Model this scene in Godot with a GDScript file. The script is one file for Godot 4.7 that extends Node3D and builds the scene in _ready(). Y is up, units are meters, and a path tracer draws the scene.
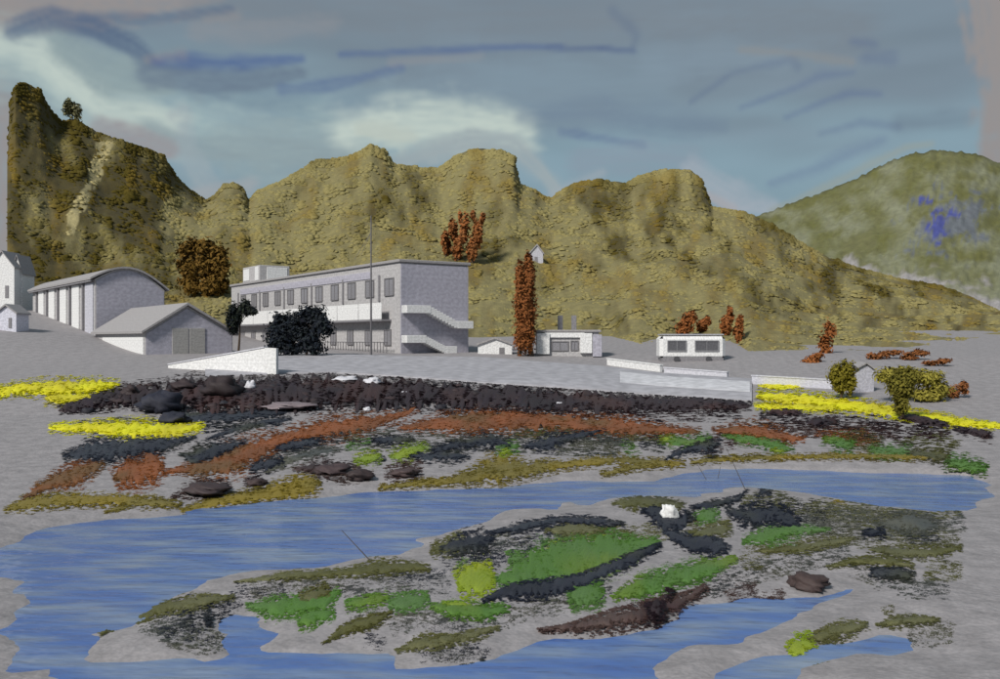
extends Node3D
# A tidal bay: weedy mud flats and a blue channel, a dark boulder bank, a road with houses, olive hills behind.
const F := 933.0          # focal length for a picture 1000 wide
const EYE := 6.0
const CX := 500.0
const CY := 339.5
var rng := RandomNumberGenerator.new()
var noise := FastNoiseLite.new()
var fine := FastNoiseLite.new()
var names := {}
var mats := {}
var sdf := PackedFloat32Array()
const SX0 := -34.0
const SD0 := 8.0
const SSTEP := 0.25
const SNX := 273
const SND := 161

# ------------------------------------------------------------------ small helpers
func lin(r: float, g: float, b: float) -> Color:      # display sRGB 0..255 to linear
	return Color(r / 255.0, g / 255.0, b / 255.0).srgb_to_linear()

const LIT := 0.86
func alb(r: float, g: float, b: float) -> Color:      # linear base colour
	var c := lin(r, g, b)
	return Color(minf(c.r / LIT, 0.85), minf(c.g / LIT, 0.85), minf(c.b / LIT, 0.85))

func srgb_alb(r: float, g: float, b: float) -> Color:
	return alb(r, g, b).linear_to_srgb()

func numbered(n: String) -> String:
	if not names.has(n):
		names[n] = 0
		return n
	names[n] += 1
	return "%s_%03d" % [n, names[n]]

func thing(called: String, label: String, category: String, at := Vector3.ZERO, turn := 0.0, group := "") -> Node3D:
	var o := Node3D.new()
	o.name = numbered(called)
	add_child(o)
	o.position = at
	o.rotation.y = turn
	o.set_meta("label", label)
	o.set_meta("category", category)
	if group != "":
		o.set_meta("group", group)
	return o

func part(called: String, mesh: Mesh, m: Material, parent: Node3D, at := Vector3.ZERO, rot := Vector3.ZERO) -> MeshInstance3D:
	var o := MeshInstance3D.new()
	o.name = called
	o.mesh = mesh
	o.material_override = m
	o.position = at
	o.rotation = rot
	parent.add_child(o, true)
	return o

func structure(called: String, mesh: Mesh, m: Material) -> MeshInstance3D:
	var o := part(numbered(called), mesh, m, self)
	o.set_meta("kind", "structure")
	return o

func mottle(key: String, lo: float, hi: float, freq: float, size := 512, seed_ := 1) -> NoiseTexture2D:
	var k := "mt" + key
	if mats.has(k):
		return mats[k]
	var n := FastNoiseLite.new()
	n.seed = seed_
	n.noise_type = FastNoiseLite.TYPE_SIMPLEX
	n.frequency = freq
	n.fractal_type = FastNoiseLite.FRACTAL_FBM
	n.fractal_octaves = 5
	var t := NoiseTexture2D.new()
	t.width = size
	t.height = size
	t.seamless = true
	t.noise = n
	var g := Gradient.new()
	g.set_color(0, Color(lo, lo, lo))
	g.set_color(1, Color(hi, hi, hi))
	t.color_ramp = g
	mats[k] = t
	return t

func bumps(key: String, freq: float, size := 512, seed_ := 5) -> NoiseTexture2D:
	var k := "bp" + key
	if mats.has(k):
		return mats[k]
	var n := FastNoiseLite.new()
	n.seed = seed_
	n.frequency = freq
	n.fractal_type = FastNoiseLite.FRACTAL_FBM
	n.fractal_octaves = 4
	var t := NoiseTexture2D.new()
	t.width = size
	t.height = size
	t.seamless = true
	t.as_normal_map = true
	t.bump_strength = 6.0
	t.noise = n
	mats[k] = t
	return t

# plain painted/rendered surface with mottling
func surf(key: String, c: Color, rough := 0.85, scale := 0.6, vertex := false, bump := 0.5) -> StandardMaterial3D:
	if mats.has(key):
		return mats[key]
	var m := StandardMaterial3D.new()
	m.resource_name = key
	m.albedo_color = c
	m.albedo_texture = mottle("wall", 0.80, 1.0, 0.012)
	m.uv1_triplanar = true
	m.uv1_world_triplanar = true
	m.uv1_scale = Vector3.ONE * scale
	m.roughness = rough
	m.vertex_color_use_as_albedo = vertex
	if bump > 0.0:
		m.normal_enabled = true
		m.normal_texture = bumps("grain", 0.06)
		m.normal_scale = bump
	mats[key] = m
	return m

func leafy(key: String, rough := 0.8) -> StandardMaterial3D:   # tinted per copy or per vertex
	if mats.has(key):
		return mats[key]
	var m := StandardMaterial3D.new()
	m.resource_name = key
	m.albedo_color = Color.WHITE
	m.vertex_color_use_as_albedo = true
	m.roughness = rough
	m.cull_mode = BaseMaterial3D.CULL_DISABLED
	m.metallic_specular = 0.15
	mats[key] = m
	return m

# ------------------------------------------------------------------ ground
const SHORE := [[-80.0, 27.0], [-40.0, 28.0], [-16.6, 31.0], [-9.3, 35.0], [0.0, 38.5], [8.8, 41.0], [11.5, 42.3], [19.3, 37.6], [30.0, 31.0], [60.0, 25.0]]
func table(a: Array, x: float) -> float:
	if x <= a[0][0]:
		return a[0][1]
	for i in range(1, a.size()):
		if x <= a[i][0]:
			return lerpf(a[i - 1][1], a[i][1], (x - a[i - 1][0]) / (a[i][0] - a[i - 1][0]))
	return a[a.size() - 1][1]

const WATER := [
	[0, 553, 20, 543, 40, 533, 42, 528, 95, 521, 180, 514, 200, 508, 260, 505, 290, 500, 350, 494, 420, 490, 500, 487, 560, 481, 660, 481, 700, 470, 750, 468, 800, 470, 850, 472, 920, 474, 975, 476, 990, 484, 988, 495, 960, 508, 930, 511, 880, 506, 830, 497, 790, 490, 745, 487, 720, 490, 690, 497, 650, 495, 610, 501, 585, 508, 566, 502, 556, 511, 522, 508, 500, 516, 480, 526, 462, 528, 424, 538, 425, 545, 410, 552, 360, 560, 320, 565, 270, 568, 240, 572, 215, 580, 190, 590, 165, 598, 145, 606, 140, 613, 125, 628, 92, 632, 103, 645, 112, 657, 160, 657, 210, 659, 222, 645, 230, 618, 242, 612, 268, 617, 275, 652, 320, 653, 370, 655, 395, 658, 403, 668, 440, 667, 480, 662, 520, 652, 545, 640, 600, 636, 655, 632, 675, 615, 700, 607, 740, 600, 790, 598, 850, 585, 835, 597, 790, 615, 740, 638, 700, 648, 650, 665, 640, 710, 70, 710, 55, 676, 60, 666, 10, 674, 16, 655, 22, 645, 8, 640, 5, 630, 20, 612, 35, 604, 43, 592, 16, 592, 28, 584, 35, 579, -10, 577],
	[735, 672, 760, 662, 800, 655, 850, 642, 885, 632, 905, 636, 912, 645, 890, 652, 850, 655, 815, 670, 800, 710, 720, 710]]

func build_sdf() -> void:
	var polys := []
	for w in WATER:
		var p := PackedVector2Array()
		for i in range(0, w.size(), 2):
			var d: float = EYE * F / (w[i + 1] - CY)
			p.append(Vector2((w[i] - CX) / F * d, d))
		polys.append(p)
	sdf.resize(SNX * SND)
	for j in SND:
		for i in SNX:
			var q := Vector2(SX0 + i * SSTEP, SD0 + j * SSTEP)
			q += Vector2(noise.get_noise_2d(q.x * 22.0, q.y * 22.0), noise.get_noise_2d(q.x * 22.0 + 900.0, q.y * 22.0)) * 0.45
			q += Vector2(fine.get_noise_2d(q.x * 14.0, q.y * 14.0), fine.get_noise_2d(q.x * 14.0, q.y * 14.0 + 500.0)) * 0.3
			var best := 1e9
			var inside := false
			for p: PackedVector2Array in polys:
				var n := p.size()
				var a := p[n - 1]
				for k in n:
					var b := p[k]
					if (a.y > q.y) != (b.y > q.y) and q.x < (b.x - a.x) * (q.y - a.y) / (b.y - a.y) + a.x:
						inside = not inside
					var e := b - a
					var t := clampf((q - a).dot(e) / e.length_squared(), 0.0, 1.0)
					best = minf(best, q.distance_squared_to(a + e * t))
					a = b
			sdf[j * SNX + i] = (-1.0 if inside else 1.0) * sqrt(best)

func shore_dist(x: float, d: float) -> float:
	var fx := (x - SX0) / SSTEP
	var fd := (d - SD0) / SSTEP
	if fx < 0.0 or fd < 0.0 or fx >= SNX - 1 or fd >= SND - 1:
		return 4.0
	var i := int(fx)
	var j := int(fd)
	fx -= i
	fd -= j
	var k := j * SNX + i
	return lerpf(lerpf(sdf[k], sdf[k + 1], fx), lerpf(sdf[k + SNX], sdf[k + SNX + 1], fx), fd)

const RAMP := [[-40.0, 0.0], [0.0, 0.0], [30.0, 0.95], [40.0, 2.3], [50.0, 2.75], [66.0, 3.75], [72.0, 4.15], [90.0, 4.5], [125.0, 5.9], [170.0, 8.0], [400.0, 9.0], [1200.0, 5.0]]
func ground(x: float, d: float) -> float:
	var t := d - table(SHORE, x)
	var g := table(RAMP, t)
	if x > 8.0:
		g -= clampf((x - 8.0) / 14.0, 0.0, 1.0) * 0.55 * clampf((t - 30.0) / 10.0, 0.0, 1.0) * clampf((110.0 - d) / 30.0, 0.0, 1.0)
	if x < -38.0:
		g += clampf((-38.0 - x) / 37.0, 0.0, 1.0) * 4.6 * smoothstep(86.0, 118.0, d) * smoothstep(500.0, 260.0, d)
	if d < 48.0:
		var s := shore_dist(x, d)
		if s < 0.0:
			g = maxf(s * 0.22, -0.6)
		else:
			g += minf(s * 0.11, 0.22)
	else:
		g += 0.22
	g += noise.get_noise_2d(x * 3.0, d * 3.0) * 0.05 + fine.get_noise_2d(x * 2.0, d * 2.0) * 0.02
	return g

func ray(px: float, py: float) -> Vector3:     # the point of the ground that lies there
	var u := (px - CX) / F
	var v := (CY - py) / F
	var lo := 9.0
	var d := 9.0
	if py > 414.0:
		lo = 4.6 / -v
		d = 6.7 / -v
	while py <= 414.0 and d < 400.0:
		if d < 30.0:
			d = 40.0 if py < 414.0 else 30.0
		if EYE + v * d <= ground(u * d, d):
			break
		lo = d
		d *= 1.03
	var hi := d
	for k in 9:
		d = (lo + hi) * 0.5
		if EYE + v * d <= ground(u * d, d):
			hi = d
		else:
			lo = d
	return Vector3(u * d, ground(u * d, d), -d)

func on_ground(px: float, d: float) -> Vector3:
	var x := (px - CX) / F * d
	return Vector3(x, ground(x, d), -d)

func axis(stops: Array) -> PackedFloat32Array:    # [from, step, from, step, ..., end]
	var a := PackedFloat32Array()
	var k := 0
	while k + 2 < stops.size():
		var v: float = stops[k]
		while v < stops[k + 2] - 1e-4:
			a.append(v)
			v += stops[k + 1]
		k += 2
	a.append(stops[stops.size() - 1])
	return a

func grid_mesh(nx: int, ny: int, pos: PackedVector3Array, col := PackedColorArray()) -> ArrayMesh:
	var idx := PackedInt32Array()
	for j in ny - 1:
		for i in nx - 1:
			var k := j * nx + i
			idx.append_array([k, k + 1, k + nx, k + 1, k + nx + 1, k + nx])
	var nrm := PackedVector3Array()
	nrm.resize(pos.size())
	for j in ny:
		for i in nx:
			var k := j * nx + i
			var dx := pos[j * nx + mini(i + 1, nx - 1)] - pos[j * nx + maxi(i - 1, 0)]
			var dy := pos[mini(j + 1, ny - 1) * nx + i] - pos[maxi(j - 1, 0) * nx + i]
			nrm[k] = dy.cross(dx).normalized()
	var arr := []
	arr.resize(Mesh.ARRAY_MAX)
	arr[Mesh.ARRAY_VERTEX] = pos
	arr[Mesh.ARRAY_NORMAL] = nrm
	arr[Mesh.ARRAY_INDEX] = idx
	if col.size() > 0:
		arr[Mesh.ARRAY_COLOR] = col
	var m := ArrayMesh.new()
	m.add_surface_from_arrays(Mesh.PRIMITIVE_TRIANGLES, arr)
	return m

func build_ground() -> void:
	var xs := axis([-4000.0, 500.0, -1000.0, 100.0, -300.0, 20.0, -120.0, 4.0, -40.0, 1.0, -25.0, 0.3, 25.0, 1.0, 40.0, 4.0, 120.0, 20.0, 300.0, 100.0, 1000.0, 500.0, 4000.0])
	var ds := axis([-30.0, 5.0, 10.0, 1.0, 14.0, 0.25, 46.0, 0.6, 84.0, 1.0, 130.0, 5.0, 400.0, 40.0, 1200.0, 400.0, 5200.0])
	var pos := PackedVector3Array()
	for j in range(ds.size() - 1, -1, -1):
		for x in xs:
			pos.append(Vector3(x, ground(x, ds[j]), -ds[j]))
	var m := StandardMaterial3D.new()
	m.resource_name = "grey_mud"
	m.albedo_color = srgb_alb(152, 148, 150)
	m.albedo_texture = mottle("mud", 0.84, 1.0, 0.006, 1024, 3)
	m.uv1_triplanar = true
	m.uv1_world_triplanar = true
	m.uv1_scale = Vector3.ONE * 0.13
	m.detail_enabled = true
	m.detail_blend_mode = BaseMaterial3D.BLEND_MODE_MUL
	m.detail_albedo = mottle("grit", 0.86, 1.0, 0.09, 512, 8)
	m.detail_uv_layer = BaseMaterial3D.DETAIL_UV_1
	m.normal_enabled = true
	m.normal_texture = bumps("mud", 0.03, 512, 11)
	m.normal_scale = 0.35
	m.roughness = 0.78
	structure("ground", grid_mesh(xs.size(), ds.size(), pos), m)
	# the water of the channel
	var w := StandardMaterial3D.new()
	w.resource_name = "channel_water"
	w.albedo_color = Color(1, 1, 1)
	var n := FastNoiseLite.new()
	n.seed = 21
	n.frequency = 0.007
	n.fractal_octaves = 4
	var t := NoiseTexture2D.new()
	t.width = 1024
	t.height = 1024
	t.seamless = true
	t.noise = n
	var gr := Gradient.new()
	gr.offsets = PackedFloat32Array([0.0, 0.38, 0.6, 1.0])
	gr.colors = PackedColorArray([srgb_alb(64, 92, 150), srgb_alb(76, 102, 152), srgb_alb(94, 114, 150), srgb_alb(122, 134, 150)])
	t.color_ramp = gr
	w.albedo_texture = t
	w.uv1_triplanar = true
	w.uv1_world_triplanar = true
	w.uv1_scale = Vector3(0.035, 0.1, 0.11)
	w.roughness = 0.2
	w.metallic_specular = 0.4
	w.normal_enabled = true
	w.normal_texture = bumps("ripple", 0.035, 512, 31)
	w.normal_scale = 0.25
	var sheet := PlaneMesh.new()
	sheet.size = Vector2(66, 42)
	var o := structure("water", sheet, w)
	o.position = Vector3(0, 0, -29)

# ------------------------------------------------------------------ hills
const RIDGE := [[-200, 225], [6, 225], [8, 150], [9, 105], [15, 84], [25, 83], [40, 91], [50, 108], [60, 121], [75, 120], [98, 133], [125, 142], [150, 149], [165, 157], [176, 176], [190, 190], [205, 202], [214, 196], [224, 184], [237, 183], [244, 190], [248, 202], [257, 191], [280, 182], [300, 170], [315, 160], [330, 159], [345, 157], [358, 152], [371, 144], [384, 150], [394, 164], [420, 168], [440, 168], [454, 156], [470, 150], [500, 149], [514, 156], [520, 184], [535, 190], [545, 198], [552, 199], [562, 190], [577, 182], [600, 180], [625, 184], [640, 175], [660, 170], [690, 170], [702, 179], [712, 207], [740, 211], [770, 223], [790, 236], [830, 259], [870, 271], [900, 279], [940, 286], [970, 297], [1000, 312], [1060, 325], [1120, 334]]
const FOOT := [[-200, 300], [100, 300], [230, 332], [480, 338], [600, 334], [640, 345], [690, 338], [730, 342], [765, 362], [830, 366], [900, 353], [950, 346], [990, 335], [1060, 334], [1120, 337]]
const RDIST := [[0, 270], [200, 330], [420, 360], [520, 330], [640, 350], [720, 320], [850, 290], [1000, 260], [1120, 240]]
func hill_foot(u: float) -> Vector2:      # (distance, tangent of elevation)
	var y := table(FOOT, u)
	var p := ray(u, y)
	var d := minf(-p.z, 172.0)
	var x := (u - CX) / F * d
	return Vector2(d, (ground(x, d) - 0.25 - EYE) / d)

var foot_cache := {}
func foot_at(u: float) -> Vector2:
	var k := int(floor(u / 10.0))
	for q in [k, k + 1]:
		if not foot_cache.has(q):
			foot_cache[q] = hill_foot(q * 10.0)
	return (foot_cache[k] as Vector2).lerp(foot_cache[k + 1], u / 10.0 - k)

func ridge_dist(u: float) -> float:
	return table(RDIST, u) + noise.get_noise_2d(u * 0.35, 77.0) * 26.0

var smooth_cache := {}
func ridge_smooth(u: float) -> float:
	var k := int(floor(u / 10.0))
	for q in [k, k + 1]:
		if not smooth_cache.has(q):
			var sum := 0.0
			for i in range(-6, 7):
				sum += maxf(table(RIDGE, maxf(q * 10.0 + i * 17.0, 12.0)), table(RIDGE, clampf(q * 10.0, 12.0, 1120.0)) - 30.0)
			smooth_cache[q] = sum / 13.0
	return lerpf(smooth_cache[k], smooth_cache[k + 1], u / 10.0 - k)

func hill_v(u: float, t: float) -> float:
	var vr := (CY - table(RIDGE, u)) / F
	var vs := (CY - ridge_smooth(u)) / F
	return lerpf(foot_at(u).y, vs, t) + (vr - vs) * pow(t, 7.0)

func hill_point(u: float, t: float) -> Vector3:
	var b := foot_at(u)
	var vr := (CY - table(RIDGE, u)) / F
	var rd := ridge_dist(u)
	var d := lerpf(b.x, rd, t)
	d += noise.get_noise_2d(u * 0.7, t * 160.0) * 7.0 * sin(PI * minf(t, 1.0))
	var v := hill_v(u, minf(t, 1.0))
	if t > 1.0:        # the back of the hill falls away
		d = rd + (t - 1.0) * 160.0
		var top := EYE + vr * rd
		return Vector3((u - CX) / F * d, lerpf(top, 4.0, minf((t - 1.0), 1.0)) - 0.5 * (t - 1.0) * 6.0, -d)
	var p := Vector3((u - CX) / F * d, EYE + v * d, -d)
	p.y += (noise.get_noise_2d(p.x * 1.3, p.z * 1.3) * 3.4 + noise.get_noise_2d(p.x * 4.0, p.z * 4.0) * 1.0) * sin(PI * t)
	return p

func hill_spot(u: float, y: float) -> Vector3:      # the point of the hillside at that place
	var b := foot_at(u)
	return hill_point(u, clampf(((CY - y) / F - b.y) / ((CY - ridge_smooth(u)) / F - b.y), 0.0, 1.0))

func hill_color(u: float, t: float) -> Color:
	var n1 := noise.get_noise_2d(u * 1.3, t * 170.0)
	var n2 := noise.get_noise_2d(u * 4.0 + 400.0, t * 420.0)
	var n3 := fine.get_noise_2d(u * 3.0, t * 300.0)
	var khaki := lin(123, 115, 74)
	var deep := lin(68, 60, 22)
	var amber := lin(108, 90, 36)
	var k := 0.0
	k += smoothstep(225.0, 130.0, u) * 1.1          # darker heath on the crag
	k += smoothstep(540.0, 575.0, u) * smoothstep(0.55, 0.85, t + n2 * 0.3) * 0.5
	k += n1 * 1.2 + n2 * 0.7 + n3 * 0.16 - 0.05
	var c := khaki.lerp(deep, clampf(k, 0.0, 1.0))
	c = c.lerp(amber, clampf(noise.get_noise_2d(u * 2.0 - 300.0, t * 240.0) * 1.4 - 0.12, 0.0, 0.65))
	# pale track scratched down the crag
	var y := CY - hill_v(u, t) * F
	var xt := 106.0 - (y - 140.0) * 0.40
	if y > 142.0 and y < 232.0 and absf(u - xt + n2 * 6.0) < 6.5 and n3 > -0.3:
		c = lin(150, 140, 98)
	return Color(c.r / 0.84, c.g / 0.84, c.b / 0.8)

func build_hills() -> void:
	var us := axis([7.0, 0.8, 30.0, 2.0, 1000.0, 5.0, 1120.0])
	var nt := 64
	var pos := PackedVector3Array()
	var col := PackedColorArray()
	for j in range(nt + 4, -1, -1):
		var t := float(j) / nt
		if j > nt:
			t = 1.0 + (j - nt) * 0.25
		for u in us:
			var p := hill_point(u, t)
			if t > 0.02 and t <= 1.0:
				p.y += (fine.get_noise_2d(p.x * 1.5, p.z * 1.5)) * 0.7 * (1.0 if t < 0.99 else 0.9)
			pos.append(p)
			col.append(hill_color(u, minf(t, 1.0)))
	var m := surf("heath", Color.WHITE, 0.95, 0.06, true, 0.8)
	structure("hill", grid_mesh(us.size(), nt + 5, pos, col), m)
	# far hill on the right
	var ridge := [[700, 232], [765, 213], [800, 200], [840, 185], [870, 172], [890, 161], [915, 153], [940, 150], [965, 152], [985, 157], [1000, 163], [1060, 188], [1130, 225], [1250, 300], [1330, 338]]
	us = axis([700.0, 2.0, 1010.0, 8.0, 1330.0])
	pos = PackedVector3Array()
	col = PackedColorArray()
	for j in range(50, -1, -1):
		var t := minf(j / 44.0, 1.0)
		for u in us:
			var y := table(ridge, u)
			var rd := 760.0 + noise.get_noise_2d(u * 0.3, 33.0) * 60.0
			var d := lerpf(470.0, rd, t) + noise.get_noise_2d(u * 1.5, t * 260.0 + 50.0) * 5.0 * sin(PI * t)
			var v := lerpf(0.002, (CY - y) / F, t)
			var h := EYE + v * d
			if j > 44:
				d = rd + (j - 44) * 60.0
				h = EYE + (CY - y) / F * rd - (j - 44) * 24.0
			pos.append(Vector3((u - CX) / F * d, h + fine.get_noise_2d(u * 2.0, t * 300.0) * 2.0, -d))
			var yy := lerpf(338.0, y, t)
			var n1 := noise.get_noise_2d(u * 1.6, yy * 2.6)
			var n2 := noise.get_noise_2d(u * 2.2 + 90.0, yy * 4.0)
			var c := lin(98, 99, 62).lerp(lin(120, 122, 98), clampf(0.4 + n1 * 1.6, 0.0, 1.0))
			c = c.lerp(lin(92, 92, 46), clampf(n2 * 1.8 - 0.05 + smoothstep(0.86, 1.0, t) * 0.6, 0.0, 0.9))
			# blue heather drifts
			var n3 := fine.get_noise_2d(u * 3.0, yy * 3.0)
			var e := Vector2((u - 950.0) / 34.0, (yy - 222.0 + (u - 950.0) * 0.25) / 30.0).length()
			c = c.lerp(lin(92, 98, 112), smoothstep(1.1, 0.5, e + n2 * 1.4 + n3 * 0.7) * 0.8)
			e = 9.0
			for q in [[938, 226, 9, 13], [928, 200, 8, 4], [953, 214, 8, 4]]:
				e = minf(e, Vector2((u - q[0]) / q[2], (yy - q[1]) / q[3]).length())
			c = c.lerp(lin(62, 70, 140), smoothstep(1.1, 0.7, e + n3 * 1.1 + n2 * 0.5) * 0.9)
			# fades to pale grey towards the foot, with a ragged edge
			var edge := 262.0 + (u - 800.0) * 0.13 + n1 * 22.0
			c = c.lerp(lin(150, 146, 148), smoothstep(-3.0, 5.0, yy - edge + n2 * 10.0) * 0.9)
			col.append(Color(c.r / LIT, c.g / LIT, c.b / LIT))
	structure("far_hill", grid_mesh(us.size(), 51, pos, col), surf("far_heath", Color.WHITE, 0.95, 0.02, true, 0.6))
	# low heath cover: too many plants to count
	var mm := new_multi(hump_mesh(), 26000)
	var n := 0
	while n < 26000:
		var u := rng.randf_range(8.0, 1030.0)
		var t := rng.randf() if rng.randf() < 0.9 else rng.randf_range(0.965, 1.0)
		var y := lerpf(table(FOOT, u), table(RIDGE, u), t)
		if noise.get_noise_2d(u * 3.0 + 70.0, y * 5.0) < -0.02 and t < 0.96 and rng.randf() < 0.8:
			continue
		if t < 0.015:
			n += 1
			mm.set_instance_transform(n - 1, Transform3D(Basis().scaled(Vector3.ONE * 0.01), hill_point(u, 0.5) - Vector3(0, 3, 0)))
			mm.set_instance_color(n - 1, Color(0.1, 0.1, 0.03))
			continue
		var p := hill_point(u, t)
		var s := rng.randf_range(0.35, 0.8) * (-p.z / 290.0) * (1.0 + maxf(noise.get_noise_2d(u * 5.0, t * 300.0), 0.0) * 1.2)
		var up := (hill_point(u, minf(t + 0.02, 1.0)) - hill_point(u, maxf(t - 0.02, 0.0))).cross(hill_point(u - 2.0, t) - hill_point(u + 2.0, t)).normalized()
		if up.y < 0.0:
			up = -up
		up = (up + Vector3(0, 0.15, 0)).normalized()
		var side := up.cross(Vector3(rng.randfn(), rng.randfn(), rng.randfn())).normalized()
		var b := Basis(side * s, up * s * rng.randf_range(0.4, 0.7), side.cross(up) * s)
		mm.set_instance_transform(n, Transform3D(b, p - up * 0.08))
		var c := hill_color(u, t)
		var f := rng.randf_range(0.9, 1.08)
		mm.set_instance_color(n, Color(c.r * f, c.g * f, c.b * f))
		n += 1
	var o := MultiMeshInstance3D.new()
	o.name = "heath_scrub"
	o.multimesh = mm
	o.material_override = leafy("scrub_leaf")
	add_child(o)
	o.set_meta("kind", "stuff")
	o.set_meta("label", "low olive heath scrub covering the long hill")
	o.set_meta("category", "scrub")

func new_multi(mesh: Mesh, n: int) -> MultiMesh:
	var mm := MultiMesh.new()
	mm.transform_format = MultiMesh.TRANSFORM_3D
	mm.use_colors = true
	mm.mesh = mesh
	mm.instance_count = n
	return mm

# a low tuft of leafy blades, radius about 1, standing on y = 0
func tuft_mesh(kind: String) -> ArrayMesh:
	if mats.has("tuft" + kind):
		return mats["tuft" + kind]
	var r := RandomNumberGenerator.new()
	r.seed = hash(kind) % 100000
	var pos := PackedVector3Array()
	var nrm := PackedVector3Array()
	var col := PackedColorArray()
	var count := 26 if kind == "scrub" else 15
	for k in count:
		var a := r.randf() * TAU
		var lean := r.randf()
		var o := Vector3(cos(a), 0, sin(a))
		var side := Vector3(-o.z, 0, o.x)
		var f := 0.78 + r.randf() * 0.3
		var c := Color(f, f, f)
		var p0: Vector3
		var p1: Vector3
		var w: float
		if kind == "scrub":
			p0 = o * lean * 0.75 + Vector3(0, r.randf() * 0.75 * (1.0 - lean * lean), 0)
			p1 = p0 + o * 0.32 + Vector3(0, r.randf_range(0.05, 0.35), 0)
			w = 0.26
		else:
			p0 = o * lean * 0.3 + Vector3(0, 0.05, 0)
			p1 = p0 + o * r.randf_range(0.5, 0.95) + Vector3(0, r.randf_range(0.02, 0.55) * (1.0 - lean * 0.4), 0)
			w = r.randf_range(0.16, 0.34)
		var mid := (p0 + p1) * 0.5 + Vector3(0, 0.12, 0)
		var up := (Vector3(0, 1, 0) + o * 0.35).normalized()
		for q in [[p0, mid + side * w, mid - side * w], [mid - side * w, mid + side * w, p1]]:
			if (q[1] - q[0]).cross(q[2] - q[0]).dot(up) > 0.0:
				q = [q[0], q[2], q[1]]
			for v: Vector3 in q:
				pos.append(v)
				nrm.append(up)
				col.append(c)
	var arr := []
	arr.resize(Mesh.ARRAY_MAX)
	arr[Mesh.ARRAY_VERTEX] = pos
	arr[Mesh.ARRAY_NORMAL] = nrm
	arr[Mesh.ARRAY_COLOR] = col
	var m := ArrayMesh.new()
	m.add_surface_from_arrays(Mesh.PRIMITIVE_TRIANGLES, arr)
	mats["tuft" + kind] = m
	return m

# a leafy hump: a lumpy dome with a ragged rim
func hump_mesh() -> ArrayMesh:
	var st := SurfaceTool.new()
	st.begin(Mesh.PRIMITIVE_TRIANGLES)
	var n := FastNoiseLite.new()
	n.seed = 71
	n.frequency = 1.4
	for j in 6:
		var th := PI * 0.56 * j / 5.0
		for i in 13:
			var ph := TAU * (i % 12) / 12.0
			var v := Vector3(sin(th) * cos(ph), cos(th), sin(th) * sin(ph))
			v *= 1.0 + n.get_noise_3dv(v) * 0.7
			st.set_color(Color.WHITE)
			st.add_vertex(v)
	for j in 5:
		for i in 12:
			var k := j * 13 + i
			for q in [k, k + 1, k + 13, k + 1, k + 14, k + 13]:
				st.add_index(q)
	st.generate_normals()
	return st.commit()

func rock_mesh(seed_: int, div := 8) -> ArrayMesh:
	var key := "rock%d_%d" % [seed_, div]
	if mats.has(key):
		return mats[key]
	var st := SurfaceTool.new()
	st.begin(Mesh.PRIMITIVE_TRIANGLES)
	var n := FastNoiseLite.new()
	n.seed = seed_
	n.frequency = 0.9
	var rows := div / 2 + 1
	for j in rows + 1:
		var th := PI * j / rows
		for i in div + 1:
			var ph := TAU * (i % div) / div
			var v := Vector3(sin(th) * cos(ph), cos(th), sin(th) * sin(ph))
			v *= 1.0 + n.get_noise_3dv(v * 1.1) * 0.6 + n.get_noise_3dv(v * 3.1 + Vector3(5, 5, 5)) * 0.3
			v.y = v.y * 0.75
			st.add_vertex(v)
	for j in rows:
		for i in div:
			var k := j * (div + 1) + i
			for q in [k, k + 1, k + div + 1, k + 1, k + div + 2, k + div + 1]:
				st.add_index(q)
	st.generate_normals()
	var m := st.commit()
	mats[key] = m
	return m

# ------------------------------------------------------------------ beds of weed
# kind: [base colour, second colour, thickness of the mat in metres]
var KINDS := {
	"ink": [Vector3(32, 36, 48), Vector3(48, 52, 62), 0.10, Vector3(62, 64, 50)],
	"brown": [Vector3(48, 34, 38), Vector3(38, 28, 34), 0.30, Vector3(62, 40, 38)],
	"maroon": [Vector3(66, 48, 46), Vector3(84, 68, 64), 0.12, Vector3(52, 42, 46)],
	"rust": [Vector3(138, 80, 40), Vector3(118, 70, 38), 0.07, Vector3(104, 78, 44)],
	"green": [Vector3(78, 116, 46), Vector3(84, 116, 62), 0.05, Vector3(104, 126, 42)],
	"lime": [Vector3(134, 152, 40), Vector3(112, 136, 46), 0.05, Vector3(160, 166, 34)],
	"olive": [Vector3(84, 84, 44), Vector3(98, 98, 66), 0.06, Vector3(66, 68, 50)],
	"slate": [Vector3(74, 78, 76), Vector3(96, 96, 84), 0.04, Vector3(60, 64, 72)],
	"ochre": [Vector3(130, 114, 38), Vector3(116, 106, 50), 0.04, Vector3(104, 96, 44)],
	"yellow": [Vector3(232, 220, 14), Vector3(220, 210, 24), 0.16, Vector3(196, 186, 40)],
}

func walk(pts: Array, step: float) -> Array:      # [[x, y, half width, dir]...] every few pixels
	var out := []
	for k in range(0, pts.size() - 3, 3):
		var a := Vector3(pts[k], pts[k + 1], pts[k + 2])
		var b := Vector3(pts[k + 3], pts[k + 4], pts[k + 5])
		var n := maxi(1, int(Vector2(b.x - a.x, b.y - a.y).length() / step))
		for i in n:
			out.append(a.lerp(b, float(i) / n))
	out.append(Vector3(pts[pts.size() - 3], pts[pts.size() - 2], pts[pts.size() - 1]))
	return out

func tone(c1: Color, c2: Color, c3: Color, g: Vector3, salt: float) -> Color:
	var m := noise.get_noise_2d(g.x * 26.0 + salt, g.z * 11.0)
	var m2 := noise.get_noise_2d(g.x * 14.0 - salt, g.z * 7.0)
	return c1.lerp(c2, clampf(0.45 + m * 1.8, 0.0, 1.0)).lerp(c3, clampf(m2 * 3.0 - 0.35, 0.0, 0.85))

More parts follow.
